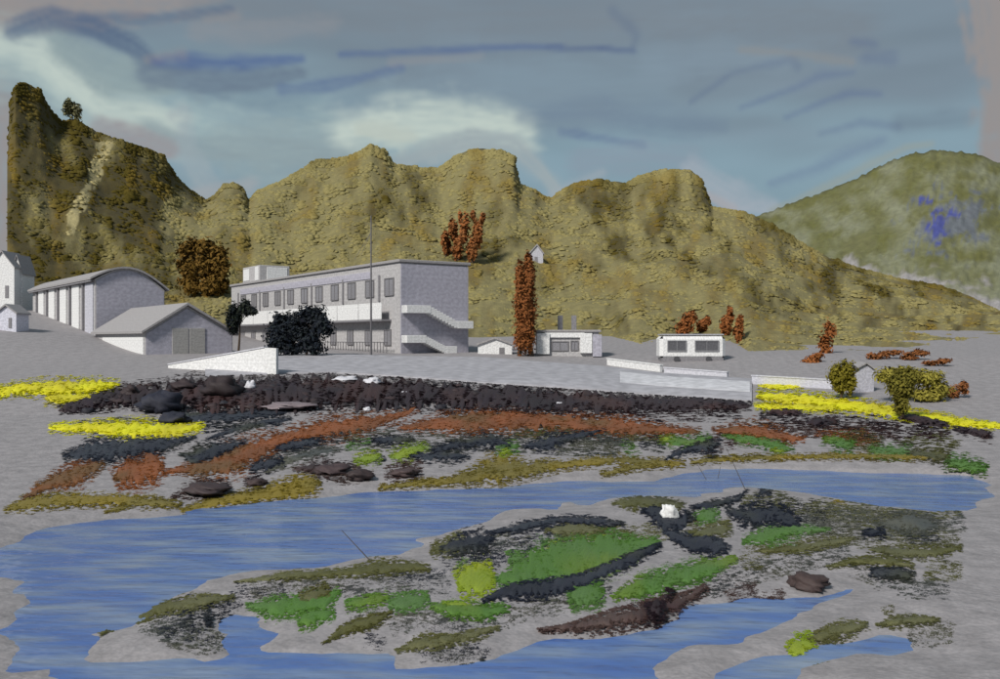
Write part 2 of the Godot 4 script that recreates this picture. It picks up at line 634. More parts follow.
func bed(called: String, label: String, category: String, strokes: Array, group := "beds of seaweed on the mud") -> Node3D:
	var centre: Vector3
	var s0: Array = strokes[0][1]
	centre = ray(s0[0], s0[1])
	var root := thing(called, label, category, centre, 0.0, group)
	var xf := []
	var cols := []
	for s in strokes:
		var kind: Array = KINDS[s[0]]
		var pts: Array = s[1]
		var dry: float = s[2] if s.size() > 2 else 0.25
		var c1 := alb(kind[0].x, kind[0].y, kind[0].z)
		var c2 := alb(kind[1].x, kind[1].y, kind[1].z)
		var c3 := alb(kind[3].x, kind[3].y, kind[3].z)
		var path := walk(pts, 3.0)
		for i in path.size():
			path[i].z *= (1.75 if s[0] == "rust" else 1.55) if called == "seaweed_bed" else (1.2 if called != "boulder_bank" else 1.05)
		if called == "seaweed_bed" and path.size() > 18:
			for i in path.size():
				var f := minf(i, path.size() - 1 - i) / maxf(path.size() * 0.3, 1.0)
				path[i].z *= lerpf(0.4, 1.0, smoothstep(0.0, 1.0, f))
		var n := path.size()
		var salt := rng.randf() * 500.0
		# the mat: a low lumpy cushion
		if dry < 0.5 and n > 1:
			var st := SurfaceTool.new()
			st.begin(Mesh.PRIMITIVE_TRIANGLES)
			var solid := 0.98 - dry * 0.8
			var ring := 7
			for i in n:
				var p: Vector3 = path[i]
				var q: Vector3 = path[mini(i + 1, n - 1)] - path[maxi(i - 1, 0)]
				var across := Vector2(-q.y, q.x).normalized()
				var endw := clampf(minf(i, n - 1 - i) / 3.0 + 0.2, 0.0, 1.0)
				for k in ring:
					var a := (k / float(ring - 1) - 0.5) * 2.0
					var ragged := 1.0 + fine.get_noise_2d(i * 14.0 + salt, signf(a) * 60.0) * 0.9
					var w := p.z * solid * endw * ragged * a
					var g := ray(p.x + across.x * w, p.y + across.y * w)
					var h: float = kind[2] * (1.0 - a * a) * endw * (0.5 + 1.2 * absf(fine.get_noise_2d(g.x * 26.0, g.z * 26.0)))
					g.y += h if absf(a) < 0.99 else -0.05
					st.set_color(tone(c1, c2, c3, g, salt))
					st.add_vertex(g - centre)
			for i in n - 1:
				for k in ring - 1:
					var v := i * ring + k
					for q in [v, v + ring, v + 1, v + 1, v + ring, v + ring + 1]:
						st.add_index(q)
			st.generate_normals()
			part("weed_mat", st.commit(), surf("weed_mat", Color.WHITE, 0.7, 2.2, true, 1.0), root)
		# fronds, thinning to a dry broken edge
		for i in n - 1:
			var p: Vector3 = path[i]
			var p2: Vector3 = path[i + 1]
			var q := p2 - p
			var seg := Vector2(q.x, q.y).length()
			var across := Vector2(-q.y, q.x).normalized()
			var reach := (p.z + 1.0) * 1.32
			var want := seg * reach * 2.0 * (0.5 if dry < 0.5 else 0.95)
			var count := int(want) + (1 if rng.randf() < want - int(want) else 0)
			for k in count:
				var a := rng.randf_range(-1.0, 1.0)
				var f := rng.randf()
				var w := a * reach
				var bristle := fine.get_noise_2d((i + f) * 1.6 + salt, w * 9.0) * 1.5
				if rng.randf() > 1.32 - dry * 0.82 + bristle - pow(absf(a), 3.0) * 0.75:
					continue
				var g := ray(p.x + q.x * f + across.x * w, p.y + q.y * f + across.y * w)
				if g.y < 0.004 and rng.randf() < 0.75:
					continue
				var size := -g.z / F * rng.randf_range(0.8, 2.1) * (1.0 if dry < 0.5 else 1.2)
				var lift: float = kind[2] * maxf(0.0, 1.0 - a * a * 1.5) * 0.6 if dry < 0.5 else 0.0
				var b := Basis(Vector3.UP, rng.randf() * TAU).scaled(Vector3(size * 1.5, size * rng.randf_range(0.35, 0.9), size * 1.5))
				xf.append(Transform3D(b, g - centre + Vector3(0, lift - 0.01, 0)))
				var v := rng.randf_range(0.8, 1.22)
				var c := tone(c1, c2, c3, g, salt).lerp(c2, rng.randf() * 0.35)
				cols.append(Color(minf(c.r * v, 0.8), minf(c.g * v, 0.8), minf(c.b * v, 0.8)))
	if xf.size() > 0:
		var mm := new_multi(tuft_mesh("frond"), xf.size())
		for i in xf.size():
			mm.set_instance_transform(i, xf[i])
			mm.set_instance_color(i, cols[i])
		var o := MultiMeshInstance3D.new()
		o.name = "fronds"
		o.multimesh = mm
		o.material_override = leafy("frond_leaf", 0.6)
		root.add_child(o, true)
		o.set_meta("kind", "stuff")
	return root

func build_beds() -> void:
	var far := "weed beds on the far shore"
	var dash := "dark dashes of weed under the yellow bank"
	var yel := "yellow flowering banks"
	# yellow banks
	bed("yellow_bank", "bright yellow flowering bank above the dark bank's tip, at the left edge", "flower bank", [["yellow", [-15, 394, 4, 20, 389, 6, 60, 388, 8, 100, 386, 6, 120, 384, 3], 0.12], ["yellow", [45, 398, 5, 70, 399, 6, 98, 398, 4], 0.2]], yel)
	bed("yellow_bank", "pale yellow flowering strip just below the dark boulder bank", "flower bank", [["yellow", [48, 428, 3, 90, 428, 6, 140, 430, 9, 180, 430, 7, 205, 427, 3], 0.28], ["olive", [80, 425, 2, 130, 422, 3, 160, 423, 2], 0.75]], yel)
	bed("yellow_bank", "long bright yellow flowering bank running past the olive trees", "flower bank", [["yellow", [756, 396, 3, 790, 399, 6, 830, 403, 6, 870, 408, 6, 900, 413, 5, 940, 420, 5, 980, 425, 3, 1010, 427, 2], 0.1], ["yellow", [754, 406, 3, 790, 408, 4, 840, 408, 3], 0.2]], yel)
	bed("yellow_bank", "short yellow flowering patch under the low white kerb", "flower bank", [["yellow", [758, 386, 2, 780, 387, 3, 804, 386, 2], 0.15]], yel)
	# dark weed and rust weed, far shore
	bed("seaweed_bed", "long ink-black weed streak under the pale yellow strip", "seaweed", [["ink", [62, 456, 7, 90, 452, 9, 130, 448, 8, 165, 445, 6, 196, 438, 3], 0.2]], far)
	bed("seaweed_bed", "ink-black weed wedge touching the top of the long rust drift", "seaweed", [["ink", [178, 455, 3, 195, 458, 8, 215, 452, 6, 246, 442, 3], 0.3]], far)
	bed("seaweed_bed", "pointed rust-brown weed drift tapering to the shore tip", "seaweed", [["rust", [22, 500, 2, 45, 486, 4, 75, 474, 7, 104, 463, 5], 0.15]], far)
	bed("seaweed_bed", "stout rust-brown weed block beside the pointed drift", "seaweed", [["rust", [113, 480, 6, 130, 473, 10, 152, 466, 10, 165, 466, 5], 0.15]], far)
	bed("seaweed_bed", "long rust weed drift climbing toward the foot of the boulder bank", "seaweed", [["rust", [163, 473, 4, 195, 469, 8, 225, 463, 10, 248, 453, 9, 290, 436, 5, 330, 428, 7, 370, 423, 7, 405, 414, 6, 420, 405, 3], 0.35]], far)
	bed("seaweed_bed", "broad rust weed belt under the middle of the boulder bank", "seaweed", [["rust", [398, 428, 4, 430, 425, 8, 470, 421, 9, 510, 420, 8, 550, 421, 6, 600, 425, 6, 640, 428, 6, 700, 432, 5], 0.25], ["brown", [500, 422, 2, 555, 424, 3], 0.6]], far)
	bed("seaweed_bed", "speckled rust weed belt above the bright green shore weed", "seaweed", [["rust", [712, 431, 4, 750, 430, 6, 790, 438, 5, 806, 440, 4], 0.45], ["rust", [815, 432, 3, 850, 437, 4, 880, 440, 3], 0.7]], far)
	bed("seaweed_bed", "thin dark weed line above the rust drift's upper end", "seaweed", [["ink", [205, 440, 2, 240, 428, 3, 275, 421, 4, 292, 420, 2], 0.4], ["ink", [205, 428, 2, 240, 424, 2], 0.8]], far)
	bed("seaweed_bed", "lens-shaped dark weed streak in the pale mud middle", "seaweed", [["ink", [274, 450, 2, 295, 445, 4, 322, 441, 3], 0.3], ["ink", [300, 443, 2, 325, 438, 3, 350, 437, 2], 0.85]], far)
	bed("seaweed_bed", "slanting dark weed streaks above the ochre block", "seaweed", [["ink", [248, 471, 2, 265, 465, 5, 283, 461, 3], 0.3], ["slate", [266, 473, 2, 290, 460, 4, 315, 452, 4, 342, 450, 2], 0.4]], far)
	bed("seaweed_bed", "bright lime weed patches between dark streaks on far mud", "seaweed", [["lime", [353, 461, 3, 370, 458, 5, 382, 456, 3], 0.4], ["lime", [390, 458, 4, 405, 452, 6, 430, 446, 2], 0.35], ["green", [345, 446, 2, 372, 444, 3], 0.7], ["olive", [345, 432, 5, 362, 433, 6], 0.8]], far)
	bed("seaweed_bed", "dark weed arrow beside the lime patches", "seaweed", [["ink", [371, 441, 3, 390, 440, 3, 414, 440, 2], 0.25], ["ink", [375, 462, 3, 382, 455, 3], 0.6]], far)
	bed("seaweed_bed", "thick dark weed streak ending on the tall ochre lobe", "seaweed", [["ink", [408, 457, 3, 440, 456, 5, 470, 457, 4], 0.45], ["ink", [430, 452, 3, 460, 444, 4, 490, 440, 6, 512, 446, 5], 0.35], ["green", [495, 447, 4, 520, 446, 5], 0.4], ["lime", [499, 455, 3, 510, 450, 3], 0.4]], far)
	bed("seaweed_bed", "dark olive weed hump in the middle of the far shore", "seaweed", [["ink", [522, 447, 4, 545, 444, 7, 570, 438, 4, 605, 430, 3], 0.35], ["olive", [515, 436, 3, 550, 432, 4, 590, 432, 3], 0.7], ["slate", [560, 450, 4, 600, 447, 5, 630, 442, 4], 0.85]], far)
	bed("seaweed_bed", "scratchy dark weed and green wisps under the rust belt's end", "seaweed", [["slate", [580, 440, 3, 615, 436, 4, 640, 441, 3], 0.6], ["olive", [605, 430, 3, 640, 436, 3, 670, 436, 3], 0.7], ["green", [625, 452, 5, 635, 445, 4], 0.8], ["ink", [640, 440, 4, 665, 446, 5], 0.8]], far)
	bed("seaweed_bed", "bright green shore weed patch beside the dark clawed streak", "seaweed", [["lime", [660, 438, 3, 675, 441, 3], 0.4], ["green", [664, 440, 4, 690, 443, 4, 712, 438, 3], 0.3]], far)
	bed("seaweed_bed", "clawed dark weed streak pointing toward the channel", "seaweed", [["ink", [664, 460, 2, 685, 451, 3, 705, 446, 5, 722, 443, 4], 0.35], ["ink", [708, 447, 4, 715, 457, 3], 0.5]], far)
	bed("seaweed_bed", "bright green weed strip below the speckled rust belt", "seaweed", [["green", [722, 436, 3, 755, 440, 5, 780, 446, 5, 795, 450, 4], 0.3], ["lime", [770, 450, 2, 786, 452, 2], 0.3]], far)
	bed("seaweed_bed", "small green and olive weed mound below the dark dashes", "seaweed", [["green", [822, 438, 4, 845, 444, 6, 856, 446, 4], 0.4], ["olive", [845, 437, 4, 866, 440, 6, 882, 445, 4], 0.5]], far)
	bed("seaweed_bed", "green weed patch above the thin ochre line's end", "seaweed", [["green", [868, 451, 4, 890, 451, 5, 912, 452, 4], 0.35], ["olive", [900, 444, 4, 930, 440, 5, 960, 444, 4], 0.9]], far)
	bed("seaweed_bed", "green and olive weed bank at the right end of the channel", "seaweed", [["olive", [905, 453, 2, 930, 455, 4, 950, 458, 5], 0.3], ["green", [945, 461, 5, 965, 465, 6, 988, 470, 4], 0.3]], far)
	for a in [["short dark weed dash nearest the promenade's end", [766, 414, 2, 785, 413, 3, 803, 414, 2]], ["second dark weed dash beyond the promenade's end", [806, 423, 2, 822, 423, 4, 838, 422, 2]], ["long broken dark weed dash under the dark olive tree's foot", [900, 417, 3, 925, 422, 4, 950, 427, 2]], ["dark weed dash at the yellow bank's outer tip", [952, 430, 2, 972, 433, 3, 993, 438, 4]]]:
		bed("weed_dash", a[0], "seaweed", [["brown", a[1], 0.35]], dash)
	# ochre weed at the waterline
	bed("ochre_weed", "ochre weed tongue at the pointed tip of the far shore", "seaweed", [["ochre", [4, 511, 2, 25, 504, 6, 60, 500, 6, 110, 500, 5, 150, 502, 5, 182, 505, 2], 0.12], ["ochre", [105, 512, 1, 130, 506, 3], 0.2]], "ochre weed along the channel")
	bed("ochre_weed", "broad ochre weed block below the maroon rocks", "seaweed", [["ochre", [180, 512, 2, 215, 502, 5, 245, 498, 6, 272, 492, 8, 298, 488, 12, 320, 482, 6], 0.12]], "ochre weed along the channel")
	bed("ochre_weed", "tall ochre weed lobe with long tails, mid channel edge", "seaweed", [["ochre", [378, 488, 2, 410, 484, 3, 450, 481, 4, 478, 475, 8, 500, 468, 15, 522, 470, 8, 560, 465, 4, 615, 460, 4], 0.12]], "ochre weed along the channel")
	bed("ochre_weed", "forked ochre weed strand reaching toward the clawed streak", "seaweed", [["ochre", [615, 459, 4, 650, 463, 4, 685, 464, 3], 0.15], ["ochre", [600, 475, 2, 630, 468, 3, 660, 465, 2], 0.2]], "ochre weed along the channel")
	bed("ochre_weed", "thin straight ochre weed line along the upper channel", "seaweed", [["ochre", [690, 462, 2, 740, 458, 3, 800, 457, 2, 860, 456, 3, 920, 457, 3, 945, 456, 2], 0.2]], "ochre weed along the channel")
	# the weedy island in front
	var isl := "weed beds on the near mud island"
	bed("seaweed_bed", "dark olive weed edge at the island's pointed tip", "seaweed", [["olive", [100, 635, 2, 125, 621, 4, 160, 609, 5, 200, 602, 5, 235, 597, 4], 0.3], ["ink", [150, 612, 3, 190, 605, 5, 230, 600, 4], 0.75]], isl)
	bed("seaweed_bed", "speckled slate weed below the pointed tip", "seaweed", [["slate", [140, 630, 3, 170, 633, 6, 205, 640, 8, 226, 644, 6], 0.6], ["ink", [203, 620, 4, 212, 619, 6], 0.2], ["ink", [150, 628, 3, 200, 634, 5, 225, 643, 4], 0.85]], isl)
	bed("seaweed_bed", "long thin olive weed crest on the island's upper edge", "seaweed", [["olive", [234, 583, 1, 290, 576, 3, 345, 573, 3, 375, 568, 6, 410, 567, 7, 430, 569, 5], 0.25], ["ink", [345, 572, 3, 385, 575, 4, 445, 574, 3], 0.55], ["ink", [238, 592, 4, 285, 590, 3], 0.9]], isl)
	bed("seaweed_bed", "mid-green weed bed in the island's narrow end", "seaweed", [["green", [246, 606, 5, 270, 608, 8, 300, 606, 8, 325, 602, 8, 340, 590, 6], 0.25], ["olive", [300, 600, 6, 330, 592, 7], 0.4]], isl)
	bed("seaweed_bed", "small bright green weed tongue below the narrow green bed", "seaweed", [["green", [297, 624, 5, 312, 618, 6, 335, 613, 3], 0.15]], isl)
	bed("seaweed_bed", "chain of green weed patches along the island's middle", "seaweed", [["green", [345, 605, 4, 372, 601, 5, 388, 598, 4], 0.4], ["green", [388, 604, 6, 410, 602, 7, 430, 599, 5], 0.2], ["green", [430, 606, 5, 455, 610, 7, 485, 613, 6, 510, 608, 5], 0.3], ["lime", [443, 605, 2, 470, 605, 2], 0.3]], isl)
	bed("seaweed_bed", "slanting olive weed streak below the green chain", "seaweed", [["olive", [322, 645, 1, 345, 630, 4, 375, 621, 5, 392, 613, 3], 0.3], ["slate", [392, 632, 4, 420, 620, 4], 0.85]], isl)
	bed("seaweed_bed", "lower olive weed streak at the island's front edge", "seaweed", [["olive", [396, 652, 3, 420, 644, 6, 460, 639, 4, 500, 628, 3], 0.3], ["ink", [418, 648, 4, 450, 653, 5, 484, 657, 5], 0.8], ["ink", [365, 640, 3, 385, 642, 4], 0.8]], isl)
	bed("seaweed_bed", "ragged blue-black weed clump beside the channel bend", "seaweed", [["olive", [430, 551, 4, 450, 547, 7, 465, 540, 6], 0.35], ["ink", [440, 550, 6, 470, 545, 9, 495, 538, 9], 0.35], ["ink", [470, 558, 4, 500, 560, 6], 0.8]], isl)
	bed("seaweed_bed", "yellow-lime weed block at the green meadow's end", "seaweed", [["lime", [457, 586, 10, 475, 580, 12, 495, 576, 11], 0.1], ["green", [458, 570, 4, 476, 563, 4], 0.5]], isl)
	bed("seaweed_bed", "large bright green weed meadow in the island's centre", "seaweed", [["green", [495, 582, 9, 525, 572, 14, 560, 562, 17, 600, 552, 16, 630, 548, 12, 660, 540, 6], 0.1], ["lime", [545, 545, 5, 575, 542, 5, 612, 540, 4], 0.5], ["green", [508, 560, 6, 525, 556, 5], 0.4]], isl)
	bed("seaweed_bed", "dark double weed streak above the green meadow", "seaweed", [["ink", [488, 535, 3, 520, 528, 4, 560, 521, 3, 600, 522, 4, 625, 525, 4], 0.45], ["olive", [545, 531, 3, 575, 529, 5, 605, 531, 3], 0.35], ["slate", [490, 545, 5, 530, 540, 4], 0.85]], isl)
	bed("seaweed_bed", "long blue-black weed ridge slanting under the green meadow", "seaweed", [["ink", [482, 602, 3, 510, 592, 8, 550, 588, 7, 585, 580, 5, 615, 567, 5, 640, 555, 7, 662, 546, 5], 0.25]], isl)
	bed("seaweed_bed", "dark olive weed hummock behind the white island stone", "seaweed", [["olive", [612, 504, 4, 635, 502, 6, 660, 502, 6, 685, 507, 4], 0.15], ["ink", [640, 511, 4, 656, 512, 7, 668, 522, 7, 684, 524, 5, 686, 510, 3], 0.1]], isl)
	bed("seaweed_bed", "thin dark weed strand pointing at the channel beyond the white island stone", "seaweed", [["ink", [690, 508, 2, 715, 505, 3, 738, 500, 2, 748, 489, 1], 0.35], ["ink", [689, 512, 3, 692, 522, 4], 0.15]], isl)
	bed("seaweed_bed", "blue-black weed mass between the white stone and the green strips", "seaweed", [["ink", [662, 532, 3, 690, 543, 6, 715, 547, 8, 730, 550, 5], 0.2], ["olive", [690, 537, 4, 715, 531, 5, 732, 528, 5], 0.4]], isl)
	bed("seaweed_bed", "small green weed patch just beyond the white stone", "seaweed", [["green", [694, 519, 4, 708, 515, 6, 720, 514, 4], 0.2]], isl)
	bed("seaweed_bed", "tangled blue-black weed thicket below the upright weed stalks", "seaweed", [["ink", [725, 512, 6, 750, 516, 9, 775, 514, 8, 800, 525, 8], 0.35], ["olive", [740, 500, 4, 770, 503, 6, 795, 505, 8], 0.6], ["ink", [758, 488, 5, 772, 494, 4], 0.3]], isl)
	bed("seaweed_bed", "green weed strip under the blue-black thicket", "seaweed", [["green", [742, 541, 6, 765, 536, 7, 790, 530, 4, 830, 530, 2], 0.25], ["green", [770, 545, 3, 800, 541, 4], 0.55]], isl)
	bed("seaweed_bed", "wide green weed strip below the blue-black mass", "seaweed", [["green", [612, 599, 6, 635, 589, 9, 670, 579, 8, 705, 570, 8, 738, 558, 5], 0.15]], isl)
	bed("seaweed_bed", "round green weed patch beside the wide green strip", "seaweed", [["green", [568, 601, 7, 585, 596, 10, 604, 591, 7], 0.15]], isl)
	bed("seaweed_bed", "speckled maroon weed ridge along the island's front edge", "seaweed", [["maroon", [538, 632, 3, 575, 629, 5, 610, 622, 7, 650, 614, 9, 680, 604, 8, 708, 588, 6], 0.45], ["brown", [645, 616, 7, 665, 614, 8], 0.2], ["brown", [664, 597, 5, 672, 600, 5], 0.2]], isl)
	bed("seaweed_bed", "small speckled maroon weed patch inland of the maroon boulder", "seaweed", [["maroon", [725, 596, 3, 745, 591, 5, 757, 589, 4], 0.5], ["maroon", [755, 602, 3, 785, 596, 4], 0.8]], isl)
	bed("seaweed_bed", "broad grey-olive weed carpet along the channel's far end", "seaweed", [["olive", [795, 512, 6, 835, 507, 7, 880, 511, 7, 930, 514, 5, 962, 514, 3], 0.6], ["slate", [810, 520, 6, 860, 520, 8, 905, 522, 8, 945, 526, 6], 0.75], ["ochre", [833, 501, 2, 845, 498, 3], 0.4]], isl)
	bed("seaweed_bed", "dark slate weed patch in the grey-olive carpet", "seaweed", [["slate", [880, 525, 6, 910, 522, 9, 940, 527, 7], 0.4], ["ink", [862, 535, 3, 885, 533, 4], 0.45], ["ink", [905, 536, 3, 940, 540, 3], 0.8]], isl)
	bed("seaweed_bed", "olive weed band below the dark slate patch", "seaweed", [["olive", [868, 550, 4, 900, 553, 5, 935, 553, 5, 962, 548, 4], 0.45]], isl)
	bed("seaweed_bed", "thin olive weed strand between carpet and green strip", "seaweed", [["olive", [756, 552, 2, 800, 549, 4, 830, 543, 4, 856, 539, 2], 0.45], ["olive", [745, 566, 2, 762, 565, 3], 0.6]], isl)
	bed("seaweed_bed", "blue-black weed lens inside the lower olive strand", "seaweed", [["olive", [828, 568, 2, 855, 561, 3, 885, 562, 4, 915, 566, 3], 0.4], ["ink", [870, 573, 3, 895, 575, 5, 915, 577, 3], 0.3]], isl)
	bed("seaweed_bed", "stubby olive weed patch at the lower strand's outer end", "seaweed", [["olive", [925, 571, 4, 945, 572, 5, 962, 568, 4], 0.5], ["slate", [925, 582, 4, 945, 588, 4], 0.9]], isl)
	bed("seaweed_bed", "lime-green weed hook beside the lowest pool", "seaweed", [["lime", [788, 654, 6, 800, 648, 8, 815, 640, 7], 0.2], ["olive", [808, 641, 6, 835, 632, 6, 868, 625, 4], 0.35], ["olive", [805, 658, 4, 825, 650, 6], 0.8]], isl)
	bed("seaweed_bed", "long olive weed strand above the lowest pool", "seaweed", [["olive", [876, 626, 3, 905, 621, 4, 940, 621, 3], 0.35], ["olive", [884, 612, 3, 895, 610, 3], 0.7], ["slate", [910, 640, 5, 940, 632, 7, 955, 632, 5], 0.8]], isl)
	bed("weed_litter", "dark speckled weed litter over the island's narrow end", "weed litter", [["ink", [150, 620, 8, 200, 615, 9, 240, 600, 7], 0.85], ["slate", [250, 590, 6, 320, 585, 8, 400, 585, 8, 450, 585, 7], 0.85], ["slate", [350, 620, 6, 400, 612, 7, 450, 622, 8, 500, 618, 8], 0.95], ["ink", [420, 655, 4, 460, 652, 5, 490, 650, 4], 0.8]], "")
	bed("weed_litter", "dark speckled weed litter round the green meadow", "weed litter", [["ink", [440, 562, 6, 480, 562, 8, 520, 545, 8, 570, 535, 8], 0.8], ["slate", [500, 618, 7, 560, 600, 8, 610, 588, 8], 0.95], ["olive", [560, 535, 5, 620, 535, 6, 660, 530, 6, 700, 525, 6], 0.7]], "")
	bed("weed_litter", "olive and grey weed litter spread over the island's broad end", "weed litter", [["slate", [700, 590, 7, 740, 575, 8, 790, 562, 8, 850, 552, 8], 0.95], ["olive", [740, 558, 5, 800, 540, 7, 860, 535, 8, 920, 540, 8, 960, 540, 6], 0.85], ["slate", [790, 520, 8, 850, 522, 10, 920, 526, 10, 965, 522, 6], 0.75], ["ink", [770, 508, 6, 800, 510, 8, 830, 515, 7], 0.75], ["slate", [850, 565, 6, 900, 585, 8, 950, 590, 6], 1.0]], "")
	bed("seaweed_bed", "speckled maroon weed skirt round the paired maroon rocks", "seaweed", [["maroon", [292, 470, 3, 318, 469, 6, 345, 472, 6, 372, 476, 5], 0.45], ["maroon", [385, 472, 4, 410, 471, 6, 422, 471, 4], 0.6]], far)
	bed("seaweed_bed", "speckled maroon weed round the jagged rock above the ochre", "seaweed", [["maroon", [172, 497, 3, 195, 490, 5, 230, 484, 5], 0.5], ["brown", [245, 485, 3, 262, 480, 4], 0.5]], far)
	# speckle of small dry weed and stones on the upper beach
	bed("weed_litter", "loose dark weed litter scattered along the upper beach", "weed litter", [["brown", [440, 412, 5, 540, 412, 5, 640, 412, 6, 740, 412, 6], 0.92], ["brown", [760, 418, 6, 850, 424, 7, 950, 432, 6], 0.97], ["maroon", [700, 445, 6, 800, 428, 6, 900, 435, 7], 0.98]], "")
	bed("weed_litter", "loose slate-grey weed litter across the far mud", "weed litter", [["slate", [330, 436, 8, 420, 440, 8, 520, 440, 8, 620, 446, 8], 0.97], ["slate", [200, 470, 5, 260, 455, 5, 330, 440, 4], 0.98]], "")

func boulder(called: String, label: String, px: float, py: float, rx: float, ry: float, c: Vector3, group: String, sd := 3, parent: Node3D = null) -> void:
	var g := ray(px, py + ry * 0.7)
	var k := -g.z / F
	var m := surf("stone%d_%d" % [int(c.x), int(c.z)], srgb_alb(c.x, c.y, c.z), 0.7, 1.4, false, 1.0)
	if parent == null:
		var o := part(numbered(called), rock_mesh(sd, 22), m, self, g + Vector3(0, ry * k * 0.55, 0))
		o.scale = Vector3(rx * k, ry * k * 1.25, rx * k * 0.9)
		o.rotation.y = sd * 1.3
		o.set_meta("label", label)
		o.set_meta("category", "rock")
		if group != "":
			o.set_meta("group", group)
	else:
		var o := part(called, rock_mesh(sd, 12), m, parent, g - parent.position + Vector3(0, ry * k * 0.3, 0))
		o.scale = Vector3(rx * k, ry * k * 1.2, rx * k * 0.9)
		o.rotation.y = sd * 1.7

func build_bank() -> void:
	var bank := bed("boulder_bank", "long dark brown boulder bank below the promenade", "boulder bank", [
		["brown", [58, 411, 3, 85, 405, 7, 130, 395, 10, 160, 398, 14, 205, 394, 17, 260, 393, 17, 310, 392, 16, 360, 392, 16, 420, 394, 14, 480, 397, 12, 550, 401, 11, 620, 403, 9, 700, 404, 6, 752, 406, 3], 0.05],
		["ink", [165, 416, 6, 230, 417, 6, 290, 411, 4], 0.2]], "")
	var cols := [Vector3(44, 32, 35), Vector3(38, 30, 34), Vector3(52, 38, 40), Vector3(34, 33, 42)]
	for k in 150:
		var x := rng.randf_range(85.0, 735.0)
		var top := table([[85, 402], [130, 386], [200, 379], [300, 377], [420, 382], [560, 392], [740, 402]], x)
		var bot := table([[85, 410], [130, 408], [200, 414], [300, 410], [420, 407], [560, 411], [740, 408]], x)
		var y := rng.randf_range(top, bot)
		var r := rng.randf_range(2.5, 7.0) * (1.0 if x < 520.0 else 0.7)
		boulder("boulder", "", x, y, r, r * rng.randf_range(0.45, 0.7), cols[k % 4], "", 40 + k % 6, bank)
	var big := "large dark rocks on the boulder bank"
	boulder("rock", "large blue-black rock at the narrow end of the boulder bank", 162, 402, 20, 13, Vector3(32, 34, 50), big, 8)
	boulder("rock", "low blue-black rock spilling below the large blue-black rock", 176, 418, 15, 7, Vector3(32, 34, 48), big, 14)
	boulder("rock", "rounded dark brown rock beside the blue-black rock", 131, 391, 9, 7, Vector3(50, 38, 40), big, 9)
	boulder("rock", "dark brown rock on the bank's crest beyond the blue-black rock", 184, 385, 12, 7, Vector3(48, 35, 38), big, 12)
	boulder("rock", "tallest dark brown rock under the white ramp", 222, 387, 19, 13, Vector3(44, 33, 36), big, 13)
	var wh := "pale stones on the dark bank"
	for a in [["oval white stone under the white ramp's end", 250, 386, 5, 6], ["long white stone on the bank's crest", 345, 379, 12, 3.2], ["short white stone beside the long one on the crest", 372, 381, 9, 3.6], ["tiny white stone low on the dark bank", 404, 393, 3.5, 2.2], ["small pale stone at the foot of the bank", 367, 409, 4, 2], ["small pale stone embedded toward the bank's far end", 559, 404, 3.5, 2.5]]:
		boulder("white_stone", a[0], a[1], a[2], a[3], a[4], Vector3(205, 205, 212), wh, 17 + int(a[1]) % 5)
	boulder("flat_stone", "flat mauve slab lying across the dark bank", 290, 405, 26, 3.5, Vector3(128, 116, 120), "", 21)
	boulder("rock", "long smooth maroon rock above the ochre block", 333, 469, 18, 6, Vector3(66, 52, 54), "maroon rocks on the far mud", 23)
	boulder("rock", "round maroon rock touching the long maroon rock", 359, 475, 14, 6, Vector3(56, 44, 44), "maroon rocks on the far mud", 25)
	boulder("rock", "pitted maroon rock standing apart on pale mud", 406, 472, 13, 5, Vector3(72, 58, 58), "maroon rocks on the far mud", 27)
	boulder("rock", "small maroon rock between two weed streaks", 257, 482, 9, 4, Vector3(62, 48, 48), "maroon rocks on the far mud", 29)
	boulder("rock", "jagged maroon rock above the ochre tongue's end", 205, 488, 22, 6, Vector3(60, 48, 50), "maroon rocks on the far mud", 31)
	boulder("rock", "dark maroon boulder on the island's water edge", 808, 581, 20, 9, Vector3(64, 50, 48), "", 33)
	boulder("white_stone", "rounded white stone lying in a dark weedy hollow on the island", 670, 512, 8.5, 9.5, Vector3(222, 223, 227), "", 36)
	# thin upright stalks
	var sg := "thin withies in the mud by the channel"
	for a in [["slanting thin withy above the clawed weed strand", 712, 488, -14, 24], ["upright thin withy nearest the tangled thicket", 716, 486, 4, 18], ["long leaning withy over the channel", 747, 492, -20, 44], ["thin withy standing out of the narrow channel bend", 372, 561, -28, 30]]:
		var p := ray(a[1], a[2])
		var kk := -p.z / F
		var c := CylinderMesh.new()
		c.top_radius = 0.009
		c.bottom_radius = 0.018
		c.radial_segments = 6
		var tip := Vector3(a[3], a[4], 0) * kk
		c.height = tip.length() + 0.2
		var o := part(numbered("withy"), c, surf("stick", srgb_alb(84, 78, 76), 0.8, 3.0), self, p + tip * 0.5 - Vector3(0, 0.05, 0), Vector3(0, 0, atan2(-a[3], a[4])))
		o.set_meta("label", a[0])
		o.set_meta("category", "withy")
		o.set_meta("group", sg)

